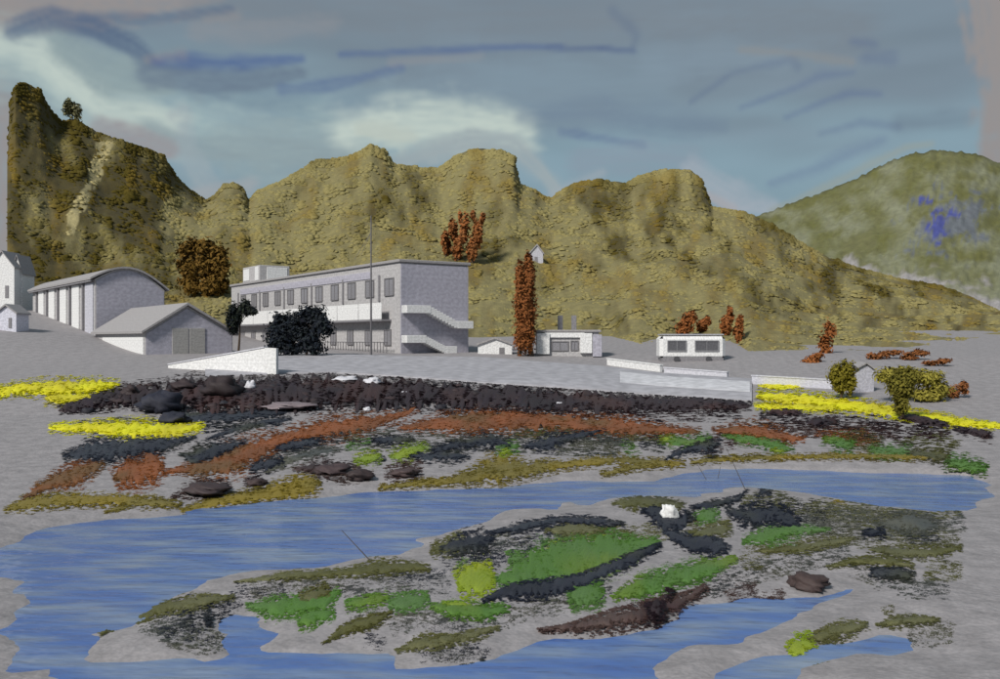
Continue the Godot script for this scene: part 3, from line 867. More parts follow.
# ------------------------------------------------------------------ buildings
func box(called: String, parent: Node3D, size: Vector3, at: Vector3, m: Material, bev := 0.03) -> MeshInstance3D:
	var b := minf(bev, minf(size.x, minf(size.y, size.z)) * 0.3)
	var st := SurfaceTool.new()
	st.begin(Mesh.PRIMITIVE_TRIANGLES)
	var h := size * 0.5
	for ax in 3:
		for sg in [-1.0, 1.0]:
			var n := Vector3.ZERO
			n[ax] = sg
			var u := (ax + 1) % 3
			var v := (ax + 2) % 3
			var q := []
			for c in [[-1, -1], [1, -1], [1, 1], [-1, 1]]:
				var p := Vector3.ZERO
				p[ax] = sg * h[ax]
				p[u] = c[0] * (h[u] - b)
				p[v] = c[1] * (h[v] - b)
				q.append(p)
			quad(st, q[0], q[1], q[2], q[3], n)
	for ax in 3:      # bevelled edges
		var u := (ax + 1) % 3
		var v := (ax + 2) % 3
		for su in [-1.0, 1.0]:
			for sv in [-1.0, 1.0]:
				var n := Vector3.ZERO
				n[u] = su * 0.7071
				n[v] = sv * 0.7071
				var e := []
				for s in [-1.0, 1.0]:
					var a := Vector3.ZERO
					a[ax] = s * (h[ax] - b)
					a[u] = su * h[u]
					a[v] = sv * (h[v] - b)
					var c := a
					c[u] = su * (h[u] - b)
					c[v] = sv * h[v]
					e.append([a, c])
				quad(st, e[0][0], e[1][0], e[1][1], e[0][1], n)
	return part(called, st.commit(), m, parent, at)

func quad(st: SurfaceTool, a: Vector3, b: Vector3, c: Vector3, d: Vector3, n: Vector3) -> void:
	var q := [a, b, c, a, c, d]
	if (b - a).cross(c - a).dot(n) > 0.0:
		q = [a, c, b, a, d, c]
	for p: Vector3 in q:
		st.set_normal(n)
		st.add_vertex(p)

# a closed prism: outline in the plane of x and y, pushed along z from z0 to z1
func prism(called: String, parent: Node3D, outline: Array, z0: float, z1: float, m: Material) -> MeshInstance3D:
	var pts := PackedVector2Array()
	for p in outline:
		pts.append(Vector2(p[0], p[1]))
	var st := SurfaceTool.new()
	st.begin(Mesh.PRIMITIVE_TRIANGLES)
	var tri := Geometry2D.triangulate_polygon(pts)
	for e in [[z0, -1.0], [z1, 1.0]]:
		for k in range(0, tri.size(), 3):
			var a := pts[tri[k]]
			var b := pts[tri[k + 1]]
			var c := pts[tri[k + 2]]
			var n := Vector3(0, 0, e[1])
			var va := Vector3(a.x, a.y, e[0])
			var vb := Vector3(b.x, b.y, e[0])
			var vc := Vector3(c.x, c.y, e[0])
			if (vb - va).cross(vc - va).dot(n) > 0.0:
				var w := vb
				vb = vc
				vc = w
			for v in [va, vb, vc]:
				st.set_normal(n)
				st.add_vertex(v)
	var turn := -1.0 if Geometry2D.is_polygon_clockwise(pts) else 1.0
	for k in pts.size():
		var a := pts[k]
		var b := pts[(k + 1) % pts.size()]
		var e := (b - a).normalized()
		quad(st, Vector3(a.x, a.y, z0), Vector3(b.x, b.y, z0), Vector3(b.x, b.y, z1), Vector3(a.x, a.y, z1), Vector3(e.y, -e.x, 0) * turn)
	return part(called, st.commit(), m, parent)

# local frame with x to the right along the gable, y up, -z away along the long side. corner: front left corner on the ground
func window(parent: Node3D, at: Vector3, w: float, h: float, on_left: bool, frame_m: Material, pane_m: Material) -> void:
	var holder := box("window", parent, Vector3(0.06, h, w) if on_left else Vector3(w, h, 0.06), at, pane_m, 0.0)
	var b := 0.12
	for s in [-1.0, 1.0]:
		if on_left:
			box("frame", holder, Vector3(0.16, b, w + 2 * b), Vector3(-0.03, s * (h + b) * 0.5, 0), frame_m, 0.02)
			box("frame", holder, Vector3(0.16, h, b), Vector3(-0.03, 0, s * (w + b) * 0.5), frame_m, 0.02)
		else:
			box("frame", holder, Vector3(w + 2 * b, b, 0.16), Vector3(0, s * (h + b) * 0.5, 0.03), frame_m, 0.02)
			box("frame", holder, Vector3(b, h, 0.16), Vector3(s * (w + b) * 0.5, 0, 0.03), frame_m, 0.02)
	if on_left:
		box("mullion", holder, Vector3(0.12, h, 0.07), Vector3(-0.03, 0, 0), frame_m, 0.01)
	else:
		box("mullion", holder, Vector3(0.07, h, 0.12), Vector3(0, 0, 0.03), frame_m, 0.01)

func build_houses() -> void:
	var grey := surf("grey_render", srgb_alb(174, 172, 173), 0.9, 0.35)
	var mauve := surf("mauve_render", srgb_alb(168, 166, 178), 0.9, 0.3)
	var white := surf("white_paint", srgb_alb(226, 227, 230), 0.7, 0.5)
	var roofm := surf("grey_roof", srgb_alb(152, 149, 150), 0.8, 0.5)
	var trim := surf("grey_trim", srgb_alb(128, 126, 130), 0.8, 0.5)
	var dark := surf("window_frame", srgb_alb(116, 114, 117), 0.7, 0.7)
	var pane := surf("window_glass", srgb_alb(132, 131, 136), 0.12, 0.7, false, 0.0)
	var iron := surf("iron_rail", srgb_alb(96, 94, 98), 0.6, 1.0, false, 0.0)
	# main block: long three-storey building
	var L := 61.0
	var W := 9.3
	var H := 10.8
	var c0 := on_ground(400, 108.0)
	c0.y = 4.15
	var t := thing("apartment_block", "long flat-roofed grey three-storey block with white outside stairs", "building", c0, 0.0)
	t.rotation.y = atan2(34.4, 51.0)      # the long side runs away to the left
	box("wall", t, Vector3(W, H + 1.0, L), Vector3(W / 2, H / 2 - 0.5, -L / 2), grey, 0.05)
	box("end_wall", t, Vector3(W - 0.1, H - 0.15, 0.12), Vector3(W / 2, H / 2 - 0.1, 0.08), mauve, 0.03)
	box("roof", t, Vector3(W + 0.5, 0.35, L + 0.5), Vector3(W / 2, H + 0.18, -L / 2), roofm, 0.06)
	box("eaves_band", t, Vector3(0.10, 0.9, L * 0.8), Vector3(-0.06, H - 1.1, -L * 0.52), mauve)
	# white balcony front and lower balcony rail
	box("balcony_slab", t, Vector3(1.3, 0.22, L * 0.93), Vector3(-0.66, 4.1, -L * 0.50), trim)
	for k in 9:
		box("balcony_panel", t, Vector3(0.1, 1.95, L * 0.93 / 9.0 - 0.2), Vector3(-1.26, 5.2, -L * 0.035 - (k + 0.5) * L * 0.93 / 9.0), white)
	var z := -2.6
	var kk := 0
	while z > -L + 3.0:
		window(t, Vector3(-0.05, 8.05, z), 2.1, 1.9, true, dark, pane)
		window(t, Vector3(-0.05, 2.1, z - 0.4), 1.5, 1.7, true, dark, pane)
		if kk % 2 == 0:
			box("pilaster", t, Vector3(0.16, 3.2, 0.35), Vector3(-0.09, 8.0, z - 2.6), trim)
		z -= 5.2
		kk += 1
	for k in 26:
		box("rail_post", t, Vector3(0.07, 1.5, 0.07), Vector3(-1.22, 0.75, -1.0 - k * 0.8), iron, 0.01)
	box("handrail", t, Vector3(0.09, 0.09, 20.4), Vector3(-1.22, 1.53, -11.0), iron, 0.02)
	# white outside stairs up the end wall
	stair(t, white, Vector3(0.05, 5.35, 0.9), 3.2, Vector3(6.9, 3.55, 0.9), 2.2)
	stair(t, white, Vector3(0.05, 1.9, 0.9), 2.6, Vector3(5.4, 0.55, 0.9), 1.4)
	box("threshold", t, Vector3(1.3, 0.25, 0.8), Vector3(8.2, 0.0, 0.55), white)
	# white roof house
	var rh := box("roof_house", t, Vector3(5.0, 2.6, 8.0), Vector3(3.0, H + 1.62, -L + 8.5), grey, 0.05)
	box("white_panel", rh, Vector3(0.1, 1.9, 2.8), Vector3(-2.54, 0, -2.2), white)
	box("white_panel", rh, Vector3(0.1, 2.2, 1.6), Vector3(-2.54, 0, 2.8), white)
	box("white_panel", rh, Vector3(3.4, 2.0, 0.1), Vector3(0.4, 0, 4.04), white)
	# mast before the block
	var pp := on_ground(371, 103.0)
	var fp := thing("mast_pole", "tall thin pole with stays before the grey block", "pole", pp)
	var cy := CylinderMesh.new()
	cy.bottom_radius = 0.13
	cy.top_radius = 0.06
	cy.height = 15.4
	part("mast", cy, iron, fp, Vector3(0, 7.7, 0))
	for a in [[-1.8, 10.6], [-1.1, 11.0]]:
		var w := CylinderMesh.new()
		w.bottom_radius = 0.022
		w.top_radius = 0.022
		var v := Vector3(-a[0], 13.6 - a[1], 0)
		w.height = v.length()
		part("stay", w, iron, fp, Vector3(a[0], a[1], 0) + v * 0.5, Vector3(0, 0, atan2(-v.x, v.y)))
	# big barn
	var b0 := on_ground(95, 120.0)
	b0.y = 6.1
	var barn := thing("barn", "large grey barn with white bays along its side", "barn", b0)
	barn.rotation.y = atan2(23.0, 30.0)
	var bl := 38.0
	var bw := 8.8
	var be := 7.7
	var out := [[0.0, -2.0], [bw, -2.0], [bw, be - 1.2]]
	for k in 9:
		var a := k / 8.0
		out.append([lerpf(bw, 0.0, a), be - 1.2 * (1.0 - a) + sin(PI * a) * 2.1])
	prism("wall", barn, out, -bl, 0.0, grey)
	var gab := [[0.15, -1.8], [bw - 0.1, -1.8], [bw - 0.1, be - 1.4]]
	for k in 9:
		var a := k / 8.0
		gab.append([lerpf(bw - 0.15, 0.15, a), be - 0.2 - 1.2 * (1.0 - a) + sin(PI * a) * 2.0])
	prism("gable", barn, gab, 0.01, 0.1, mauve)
	var rf := []
	for k in 13:
		var a := k / 12.0
		rf.append([lerpf(-0.7, bw + 0.5, a), be - 0.15 - 1.2 * a + sin(PI * a) * 2.15 + 0.3])
	for k in range(12, -1, -1):
		var a := k / 12.0
		rf.append([lerpf(-0.7, bw + 0.5, a), be - 0.15 - 1.2 * a + sin(PI * a) * 2.15 + 0.05])
	prism("roof", barn, rf, -bl - 0.5, 0.5, roofm)
	for k in 5:
		var zz := -2.6 - k * 7.2
		box("white_bay", barn, Vector3(0.16, 7.0 - k * 0.3, 3.9 - k * 0.1), Vector3(-0.09, 3.75 + k * 0.2, zz), white if k != 0 else surf("dull_white", srgb_alb(186, 186, 196), 0.8, 0.4))
		box("post", barn, Vector3(0.3, 7.6, 0.35), Vector3(-0.16, 3.6, zz - 2.9), trim)
	box("gutter", barn, Vector3(0.25, 0.22, bl), Vector3(-0.5, be - 0.25, -bl / 2), trim)
	# small shed in front of the barn
	var s0 := on_ground(145, 100.0)
	s0.y = 3.3
	var shed := thing("shed", "small pitched-roof shed with mauve gable before the barn", "shed", s0)
	shed.rotation.y = atan2(13.2, 18.0)
	var sw := 9.6
	var sl := 22.0
	var se := 3.5
	prism("wall", shed, [[0.0, -1.5], [sw, -1.5], [sw, se], [sw * 0.46, se + 2.9], [0.0, se]], -sl, 0.0, grey)
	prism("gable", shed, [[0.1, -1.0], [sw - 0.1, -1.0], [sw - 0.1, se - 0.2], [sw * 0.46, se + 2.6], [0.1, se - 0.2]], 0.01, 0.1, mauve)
	prism("roof", shed, [[-0.5, se - 0.15], [-0.5, se + 0.1], [sw * 0.46, se + 3.25], [sw + 0.6, se - 0.1], [sw + 0.6, se - 0.35], [sw * 0.46, se + 2.98]], -sl - 0.4, 0.6, roofm)
	box("white_side", shed, Vector3(0.12, 2.5, sl * 0.8), Vector3(-0.07, 1.7, -sl * 0.42), white)
	for s in [0.0, 1.0]:
		box("door", shed, Vector3(1.75, 2.9, 0.12), Vector3(3.7 + s * 1.85, 2.5, 0.14), surf("pale_door", srgb_alb(156, 154, 152), 0.85, 0.6))
	box("door_sill", shed, Vector3(4.2, 0.2, 0.3), Vector3(4.6, 0.95, 0.2), trim)
	# white ramp wall in front
	var r0 := ray(168, 368)
	var r1 := ray(276, 375)
	var dirv := r1 - r0
	var wl := thing("ramp_wall", "white sloping ramp wall before the shed", "wall", r0, atan2(-dirv.z, dirv.x))
	var len := Vector2(dirv.x, dirv.z).length()
	prism("wall", wl, [[0.0, -1.2], [len, r1.y - r0.y - 0.8], [len, r1.y - r0.y + 2.3], [len * 0.9, r1.y - r0.y + 2.35], [0.0, 0.3]], -0.3, 0.0, white)
	prism("coping", wl, [[0.0, 0.302], [len * 0.9, r1.y - r0.y + 2.352], [len * 0.9, r1.y - r0.y + 2.45], [0.0, 0.4]], -0.38, 0.08, surf("coping", srgb_alb(196, 196, 204), 0.8, 0.6))
	# white gabled cottages at the left edge
	cottage("cottage", "tall white gabled house end beside the barn, at the edge", 2, 150.0, 298, 12, 252, -1, white, roofm, trim, pane, 5.0)
	cottage("cottage", "narrow white gabled house end between the tall gable and barn", 17, 152.0, 296, 5, 256, 280, white, roofm, trim, pane, 4.0)
	cottage("cottage", "low white lean-to below the tall white gable", 6, 112.0, 328, 10, 306, -1, surf("lilac_white", srgb_alb(206, 206, 218), 0.8, 0.5), roofm, trim, pane, 3.0)
	# bungalows by the promenade
	cottage("bungalow", "small white bungalow beside the tall rust tree", 495, 109.0, 355, 17, 339, -1, white, roofm, dark, pane, 4.0)
	var bu := on_ground(568, 108.0)
	bu.y -= 0.1
	var k := 108.0 / F
	var b2 := thing("bungalow", "long grey bungalow with white end wings and two chimneys", "bungalow", bu)
	box("wall", b2, Vector3(62 * k, 26 * k, 5.0), Vector3(0, 12 * k, -2.5), grey)
	box("roof", b2, Vector3(66 * k, 2.2 * k, 5.6), Vector3(0, 26.2 * k, -2.5), roofm)
	box("white_wing", b2, Vector3(13 * k, 21 * k, 0.5), Vector3(-25 * k, 13.5 * k, 0.2), white)
	box("white_wing", b2, Vector3(12 * k, 20 * k, 0.5), Vector3(18 * k, 14 * k, 0.2), white)
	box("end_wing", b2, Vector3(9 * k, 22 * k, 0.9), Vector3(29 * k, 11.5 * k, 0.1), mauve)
	box("white_fascia", b2, Vector3(40 * k, 5 * k, 0.3), Vector3(-3.5 * k, 22.0 * k, 0.12), white)
	window(b2, Vector3(-8 * k, 11 * k, 0.02), 15 * k, 8 * k, false, dark, pane)
	window(b2, Vector3(6.5 * k, 11.5 * k, 0.02), 6 * k, 8 * k, false, dark, pane)
	for x in [-6.0, 8.0]:
		box("chimney", b2, Vector3(5 * k, 15 * k, 0.7), Vector3(x * k, 34.8 * k, -3.0), trim)
	# static caravan
	var cv := on_ground(693, 100.0)
	k = 100.0 / F
	var van := thing("caravan", "white static caravan with two dark windows by the promenade", "caravan", cv)
	box("body", van, Vector3(66 * k, 24 * k, 2.6), Vector3(0, 14 * k, -1.3), white, 0.35)
	box("roof", van, Vector3(63 * k, 1.2 * k, 2.4), Vector3(0, 26.9 * k, -1.3), surf("caravan_roof", srgb_alb(170, 170, 178), 0.6, 0.6), 0.05)
	window(van, Vector3(-16 * k, 15.5 * k, 0.0), 17 * k, 9 * k, false, surf("grey_seal", srgb_alb(128, 128, 132), 0.6, 0.6), surf("dark_glass", srgb_alb(92, 92, 96), 0.15, 0.7, false, 0.0))
	window(van, Vector3(14 * k, 15.5 * k, 0.0), 22 * k, 9 * k, false, surf("grey_seal", srgb_alb(128, 128, 132), 0.6, 0.6), surf("dark_glass", srgb_alb(92, 92, 96), 0.15, 0.7, false, 0.0))
	box("skirt", van, Vector3(62 * k, 5 * k, 2.3), Vector3(0, 1.0 * k, -1.32), trim, 0.02)
	for x in [-16.0, 16.0]:
		var wh := CylinderMesh.new()
		wh.top_radius = 0.3
		wh.bottom_radius = 0.3
		wh.height = 0.2
		part("wheel", wh, surf("tyre", srgb_alb(70, 70, 74), 0.8, 1.0), van, Vector3(x * k, 0.25, -0.08), Vector3(PI / 2, 0, 0))
	# low white wall along the promenade
	low_wall("low_wall", "low white wall between the bungalow and the caravan", 607, 365, 660, 372, 6.0, white)
	low_wall("low_wall", "low white wall in front of the caravan", 664, 373, 727, 378, 5.0, surf("off_white", srgb_alb(196, 196, 204), 0.8, 0.6))
	low_wall("low_kerb", "low white kerb above the short yellow patch", 752, 384, 832, 389, 8.0, surf("kerb_white", srgb_alb(190, 190, 200), 0.8, 0.6))
	var gp := ray(865, 392)
	var gk := -gp.z / F
	var hut := thing("hut", "small pale grey hut between the two olive trees", "hut", gp)
	prism("wall", hut, [[-9 * gk, -0.3], [9 * gk, -0.3], [9 * gk, 22 * gk], [1 * gk, 28 * gk], [-9 * gk, 23 * gk]], -2.0, 0.0, surf("hut_grey", srgb_alb(172, 172, 182), 0.85, 0.6))
	prism("roof", hut, [[-10.5 * gk, 22.3 * gk], [1 * gk, 28.4 * gk], [10.5 * gk, 21.4 * gk], [10.5 * gk, 22.8 * gk], [1 * gk, 30 * gk], [-10.5 * gk, 23.8 * gk]], -2.2, 0.2, roofm)
	# pale gable on the hillside above the rust tree
	var hp := hill_spot(536, 262)
	var hk := -hp.z / F
	var hc := thing("cottage", "tiny pale cottage on the hillside above the tall rust tree", "cottage", hp)
	prism("wall", hc, [[-7 * hk, -1.5], [7 * hk, -1.5], [7 * hk, 8 * hk], [1 * hk, 16 * hk], [-7 * hk, 7 * hk]], -4.0, 0.5, surf("cottage_pale", srgb_alb(186, 186, 196), 0.85, 0.4))
	prism("roof", hc, [[-8 * hk, 6.4 * hk], [1 * hk, 16.3 * hk], [8 * hk, 7.2 * hk], [8 * hk, 8.6 * hk], [1 * hk, 17.8 * hk], [-8 * hk, 7.8 * hk]], -4.3, 0.8, surf("cottage_slate", srgb_alb(160, 158, 164), 0.8, 0.5))
	box("door", hc, Vector3(3 * hk, 6 * hk, 0.08), Vector3(0, 2.0 * hk, 0.55), trim, 0.01)

func stair(t: Node3D, m: Material, a: Vector3, land: float, b: Vector3, land2: float) -> void:
	var root := box("stair_landing", t, Vector3(land, 0.9, 1.3), a + Vector3(land / 2, 0, 0), m)
	var from := a + Vector3(land, -0.1, 0)
	var n := 9
	for k in n:
		var f := (k + 0.5) / n
		var p := from.lerp(b, f)
		box("step", root, Vector3((b.x - from.x) / n + 0.06, 0.85, 1.25), p - root.position, m, 0.03)
	box("lower_landing", root, Vector3(land2, 0.9, 1.28), b + Vector3(land2 / 2, 0.05, 0) - root.position, m)

func cottage(called: String, label: String, px: float, d: float, ybase: float, hw: float, ytop: float, yeave: float, m: Material, roofm: Material, trim: Material, pane: Material, deep: float) -> void:
	var k := d / F
	var p := Vector3((px - CX) * k, EYE + (CY - ybase) * k, -d)
	var o := thing(called, label, "house", p)
	var h := (ybase - ytop) * k
	var w := hw * k
	var e := h * 0.66 if yeave < 0.0 else h * 0.55
	var foot := minf(ground(p.x, d) - p.y, 0.0) - 0.6
	prism("wall", o, [[-w, foot], [w, foot], [w, e], [0.0, h], [-w, e]], -deep, 0.0, m)
	prism("roof", o, [[-w - 0.2, e - 0.12], [0.0, h + 0.04], [w + 0.2, e - 0.12], [w + 0.2, e + 0.08], [0.0, h + 0.26], [-w - 0.2, e + 0.08]], -deep - 0.2, 0.25, roofm)
	box("door", o, Vector3(w * 0.3, minf(e * 0.7, 2.0), 0.06), Vector3(w * 0.4, minf(e * 0.7, 2.0) / 2, 0.04), trim, 0.01)

func low_wall(called: String, label: String, x0: float, y0: float, x1: float, y1: float, hpx: float, m: Material) -> void:
	var a := ray(x0, y0)
	var b := ray(x1, y1)
	var v := b - a
	var n := Vector2(v.x, v.z).length()
	var o := thing(called, label, "wall", a, atan2(-v.z, v.x))
	var k := -a.z / F
	prism("wall", o, [[0.0, -0.4], [n, v.y - 0.4], [n, v.y + hpx * k], [0.0, hpx * k]], -0.3, 0.0, m)
	prism("coping", o, [[-0.05, hpx * k + 0.003], [n + 0.05, v.y + hpx * k + 0.003], [n + 0.05, v.y + hpx * k + 0.1], [-0.05, hpx * k + 0.1]], -0.36, 0.06, m)

func build_promenade() -> void:
	var up := [[205, 366], [280, 357], [330, 355], [400, 357], [480, 358], [545, 363], [600, 367], [660, 374], [752, 380]]
	var dn := [[205, 377], [280, 374], [330, 373], [400, 377], [480, 383], [545, 387], [600, 391], [660, 396], [752, 402]]
	var pos := PackedVector3Array()
	var us := axis([205.0, 6.0, 752.0])
	for j in 9:
		for u in us:
			var p := ray(u, lerpf(table(up, u), table(dn, u), clampf((j - 1) / 6.0, 0.0, 1.0)))
			p.y += 0.14 if j > 0 and j < 8 else -0.1
			pos.append(p)
	structure("promenade", grid_mesh(us.size(), 9, pos), surf("pale_concrete", srgb_alb(160, 159, 165), 0.8, 0.09, false, 0.12))
	# newer white concrete at the far end
	pos = PackedVector3Array()
	us = axis([620.0, 5.0, 750.0])
	for j in 6:
		for u in us:
			var f := clampf((j - 1) / 3.0, 0.0, 1.0)
			var p := ray(u, lerpf(lerpf(table(up, u), table(dn, u), 0.16), lerpf(table(up, u), table(dn, u), 0.62), f))
			p.y += 0.165 if j > 0 and j < 5 else 0.12
			pos.append(p)
	structure("slipway", grid_mesh(us.size(), 6, pos), surf("new_concrete", srgb_alb(196, 196, 201), 0.75, 0.12, false, 0.12))

# ------------------------------------------------------------------ trees
func tube(st: SurfaceTool, a: Vector3, b: Vector3, ra: float, rb: float) -> void:
	var ax := (b - a).normalized()
	var s := ax.cross(Vector3(0.3, 0.2, 0.9)).normalized()
	var u := ax.cross(s)
	for k in 7:
		var n0 := s * cos(TAU * k / 7.0) + u * sin(TAU * k / 7.0)
		var n1 := s * cos(TAU * (k + 1) / 7.0) + u * sin(TAU * (k + 1) / 7.0)
		quad(st, a + n0 * ra, a + n1 * ra, b + n1 * rb, b + n0 * rb, (n0 + n1).normalized())

# blobs: [x, y, rx, ry] in pixels relative to the foot, y up
func tree(called: String, label: String, category: String, foot: Vector3, blobs: Array, c: Vector3, c2: Vector3, leaves: int, leaf_px: float, trunk: Array, group := "") -> void:
	var k := -foot.z / F
	var o := thing(called, label, category, foot, 0.0, group)
	var st := SurfaceTool.new()
	st.begin(Mesh.PRIMITIVE_TRIANGLES)
	for tr in trunk:
		var a := Vector3(tr[0], -2.0, 0) * k
		var b := Vector3(tr[1], tr[2], 0) * k
		var mid := a.lerp(b, 0.5) + Vector3(0.4, 0, 0.3) * k
		tube(st, a, mid, tr[3] * k, tr[3] * k * 0.75)
		tube(st, mid, b, tr[3] * k * 0.75, tr[3] * k * 0.4)
		for bl in blobs:
			tube(st, b, Vector3(bl[0], bl[1], rng.randf_range(-0.5, 0.5) * bl[2]) * k, tr[3] * k * 0.35, tr[3] * k * 0.08)
	part("trunk", st.commit(), surf("bark", srgb_alb(74, 60, 48), 0.9, 1.2, false, 1.0), o)
	var total := 0.0
	for bl in blobs:
		total += bl[2] * bl[3]
	var pos := PackedVector3Array()
	var nrm := PackedVector3Array()
	var col := PackedColorArray()
	var a1 := alb(c.x, c.y, c.z)
	var a2 := alb(c2.x, c2.y, c2.z)
	for bl in blobs:
		var n := int(leaves * bl[2] * bl[3] / total)
		var clumps := []
		for q in maxi(5, n / 45):
			var v := Vector3(rng.randfn(), rng.randfn(), rng.randfn()).normalized() * pow(rng.randf(), 0.4)
			clumps.append(v)
		for i in n:
			var cl: Vector3 = clumps[i % clumps.size()]
			var e := cl * 0.78 + Vector3(rng.randfn(), rng.randfn(), rng.randfn()) * 0.26
			if e.length() > 1.35:
				e = e.normalized() * 1.3
			var p := Vector3(bl[0] + e.x * bl[2], bl[1] + e.y * bl[3], e.z * (bl[2] + bl[3]) * 0.5) * k
			var out := (e + Vector3(0, 0.5, 0) + Vector3(rng.randfn(), rng.randfn(), rng.randfn()) * 0.5).normalized()
			var s := out.cross(Vector3(rng.randfn(), rng.randfn(), rng.randfn())).normalized()
			var u := out.cross(s)
			var z := leaf_px * k * rng.randf_range(0.6, 1.3)
			var cc := a1.lerp(a2, rng.randf())
			# u runs so that s, u and out are right-handed: clockwise seen from outside
			for v in [p - s * z * 0.5, p + u * z, p + s * z * 0.5, p - s * z * 0.5, p + s * z * 0.5, p - u * z]:
				pos.append(v)
				nrm.append(out)
				col.append(cc)
	var arr := []
	arr.resize(Mesh.ARRAY_MAX)
	arr[Mesh.ARRAY_VERTEX] = pos
	arr[Mesh.ARRAY_NORMAL] = nrm
	arr[Mesh.ARRAY_COLOR] = col
	var m := ArrayMesh.new()
	m.add_surface_from_arrays(Mesh.PRIMITIVE_TRIANGLES, arr)
	part("crown", m, leafy("tree_leaf"), o)

func build_trees() -> void:
	var rust := Vector3(122, 76, 44)
	var rust2 := Vector3(108, 68, 39)
	var dk := Vector3(30, 34, 42)
	var dk2 := Vector3(42, 46, 48)
	var ol := Vector3(92, 86, 30)
	var ol2 := Vector3(112, 104, 42)
	tree("broadleaf_tree", "square-crowned dark brown tree between the barn and grey block", "tree", hill_spot(204, 300), [[-14, 12, 12, 12], [4, 11, 13, 12], [15, 14, 11, 13], [-15, 29, 12, 13], [0, 30, 13, 14], [16, 31, 11, 13], [-14, 45, 11, 12], [0, 49, 12, 11], [12, 43, 11, 11]], Vector3(106, 82, 40), Vector3(90, 70, 34), 7000, 2.4, [[0, 0, 22, 2.2]])
	tree("evergreen_bush", "large blue-black evergreen bush before the grey block's balcony", "bush", on_ground(300, 100.0), [[-20, 22, 14, 16], [-6, 30, 15, 15], [10, 42, 17, 9], [22, 30, 11, 12], [6, 20, 15, 11], [-22, 35, 9, 9], [-12, 10, 18, 9], [12, 10, 16, 8]], dk, dk2, 9000, 2.2, [[-8, -8, 14, 1.6], [6, 8, 16, 1.4]])
	tree("evergreen_bush", "small ragged blue-black bush at the grey block's far end", "bush", on_ground(240, 104.0), [[-5, 40, 8, 10], [4, 46, 7, 8], [-7, 30, 6, 9], [11, 43, 7, 4]], dk, Vector3(46, 50, 42), 3200, 2.0, [[-2, 0, 30, 1.4]])
	tree("narrow_tree", "tall narrow rust-brown tree standing by the promenade bungalows", "tree", on_ground(525, 107.0), [[0, 26, 11, 24], [0, 52, 11, 24], [3, 76, 7, 22], [-5, 70, 5, 26], [4, 92, 4, 12]], rust, rust2, 10000, 2.0, [[-6, -2, 40, 2.4], [7, 2, 40, 2.4]])
	var g := "rust-leaved trees on the hillside"
	for a in [["slender rust tree leaning outermost above the grey block", 446, 258, 14, 42, 5.0], ["tallest rust tree in the cluster above the grey block", 458, 261, 14, 52, 6.0], ["rust tree nearest the tall narrow tree, above the grey block", 472, 264, 11, 48, 6.0]]:
		tree("larch_tree", a[0], "tree", hill_spot(a[1], a[2]), [[0, a[4] * 0.3, a[5], a[4] * 0.3], [a[3] * 0.5, a[4] * 0.62, a[5] * 0.9, a[4] * 0.3], [a[3], a[4] * 0.92, a[5] * 0.5, a[4] * 0.15]], Vector3(134, 82, 48), Vector3(124, 84, 52), 1300, 2.2, [[0, 2, a[4] * 0.5, 1.2]], g)
	for a in [["round rust bush above the caravan's roof", 684, 336, 11, 26, 8.5], ["smaller rust bush beside the round one above the caravan", 702, 332, 8, 18, 5.5], ["slanting rust bush beyond the caravan", 725, 335, 9, 28, 5.5], ["narrow rust bush outermost beyond the caravan", 738, 342, 4, 28, 5.0], ["tall rust bush on the slope above the first olive tree", 826, 360, 6, 40, 8.0], ["low rust bush at the tall one's foot", 812, 366, 8, 14, 9.0]]:
		tree("rust_bush", a[0], "bush", hill_spot(a[1], a[2]), [[0, a[4] * 0.35, a[5], a[4] * 0.35], [a[3] * 0.5, a[4] * 0.7, a[5] * 0.75, a[4] * 0.3]], Vector3(132, 82, 48), rust, 1100, 2.1, [[0, 1, a[4] * 0.4, 1.0]], "rust bushes at the foot of the hill")
	for a in [["flat rust thicket under the hill foot, nearest the tall bush", 886, 359, 22, 5], ["flat rust thicket above the olive hedge", 915, 360, 14, 6], ["low rust tuft above the hedge's outer end", 938, 366, 14, 4], ["rust bush at the olive hedge's outer end", 958, 398, 12, 9]]:
		var p := ray(a[1], maxf(a[2], 350))
		tree("rust_bush", a[0], "bush", p, [[-a[3] * 0.4, a[4] * 0.6, a[3] * 0.6, a[4] * 0.7], [a[3] * 0.4, a[4] * 1.2, a[3] * 0.6, a[4] * 0.7]], Vector3(128, 84, 54), rust2, 700, 1.8, [[0, 0, a[4], 0.8]], "rust bushes at the foot of the hill")
	tree("olive_tree", "small leaning olive-green tree beside the pale hut", "tree", ray(842, 399), [[-6, 24, 8, 12], [4, 28, 9, 10], [8, 16, 5, 11], [-2, 14, 6, 8]], ol2, ol, 3600, 2.0, [[-1, 0, 16, 1.5]], "olive-green trees by the yellow bank")
	tree("olive_tree", "dark olive tree with tapering foot growing through the yellow bank", "tree", ray(903, 420), [[-2, 34, 12, 14], [5, 42, 11, 10], [-2, 18, 7, 12]], Vector3(86, 82, 38), Vector3(104, 98, 40), 4400, 2.0, [[-1, 0, 22, 2.0]], "olive-green trees by the yellow bank")
	tree("olive_hedge", "pale olive hedge block behind the dark olive tree", "hedge", ray(915, 402), [[-26, 26, 14, 8], [-8, 28, 16, 8], [14, 24, 16, 8], [14, 8, 18, 7], [24, 12, 12, 8]], Vector3(134, 126, 58), Vector3(116, 110, 48), 6500, 2.0, [[-10, -10, 12, 1.0], [12, 12, 10, 1.0]])
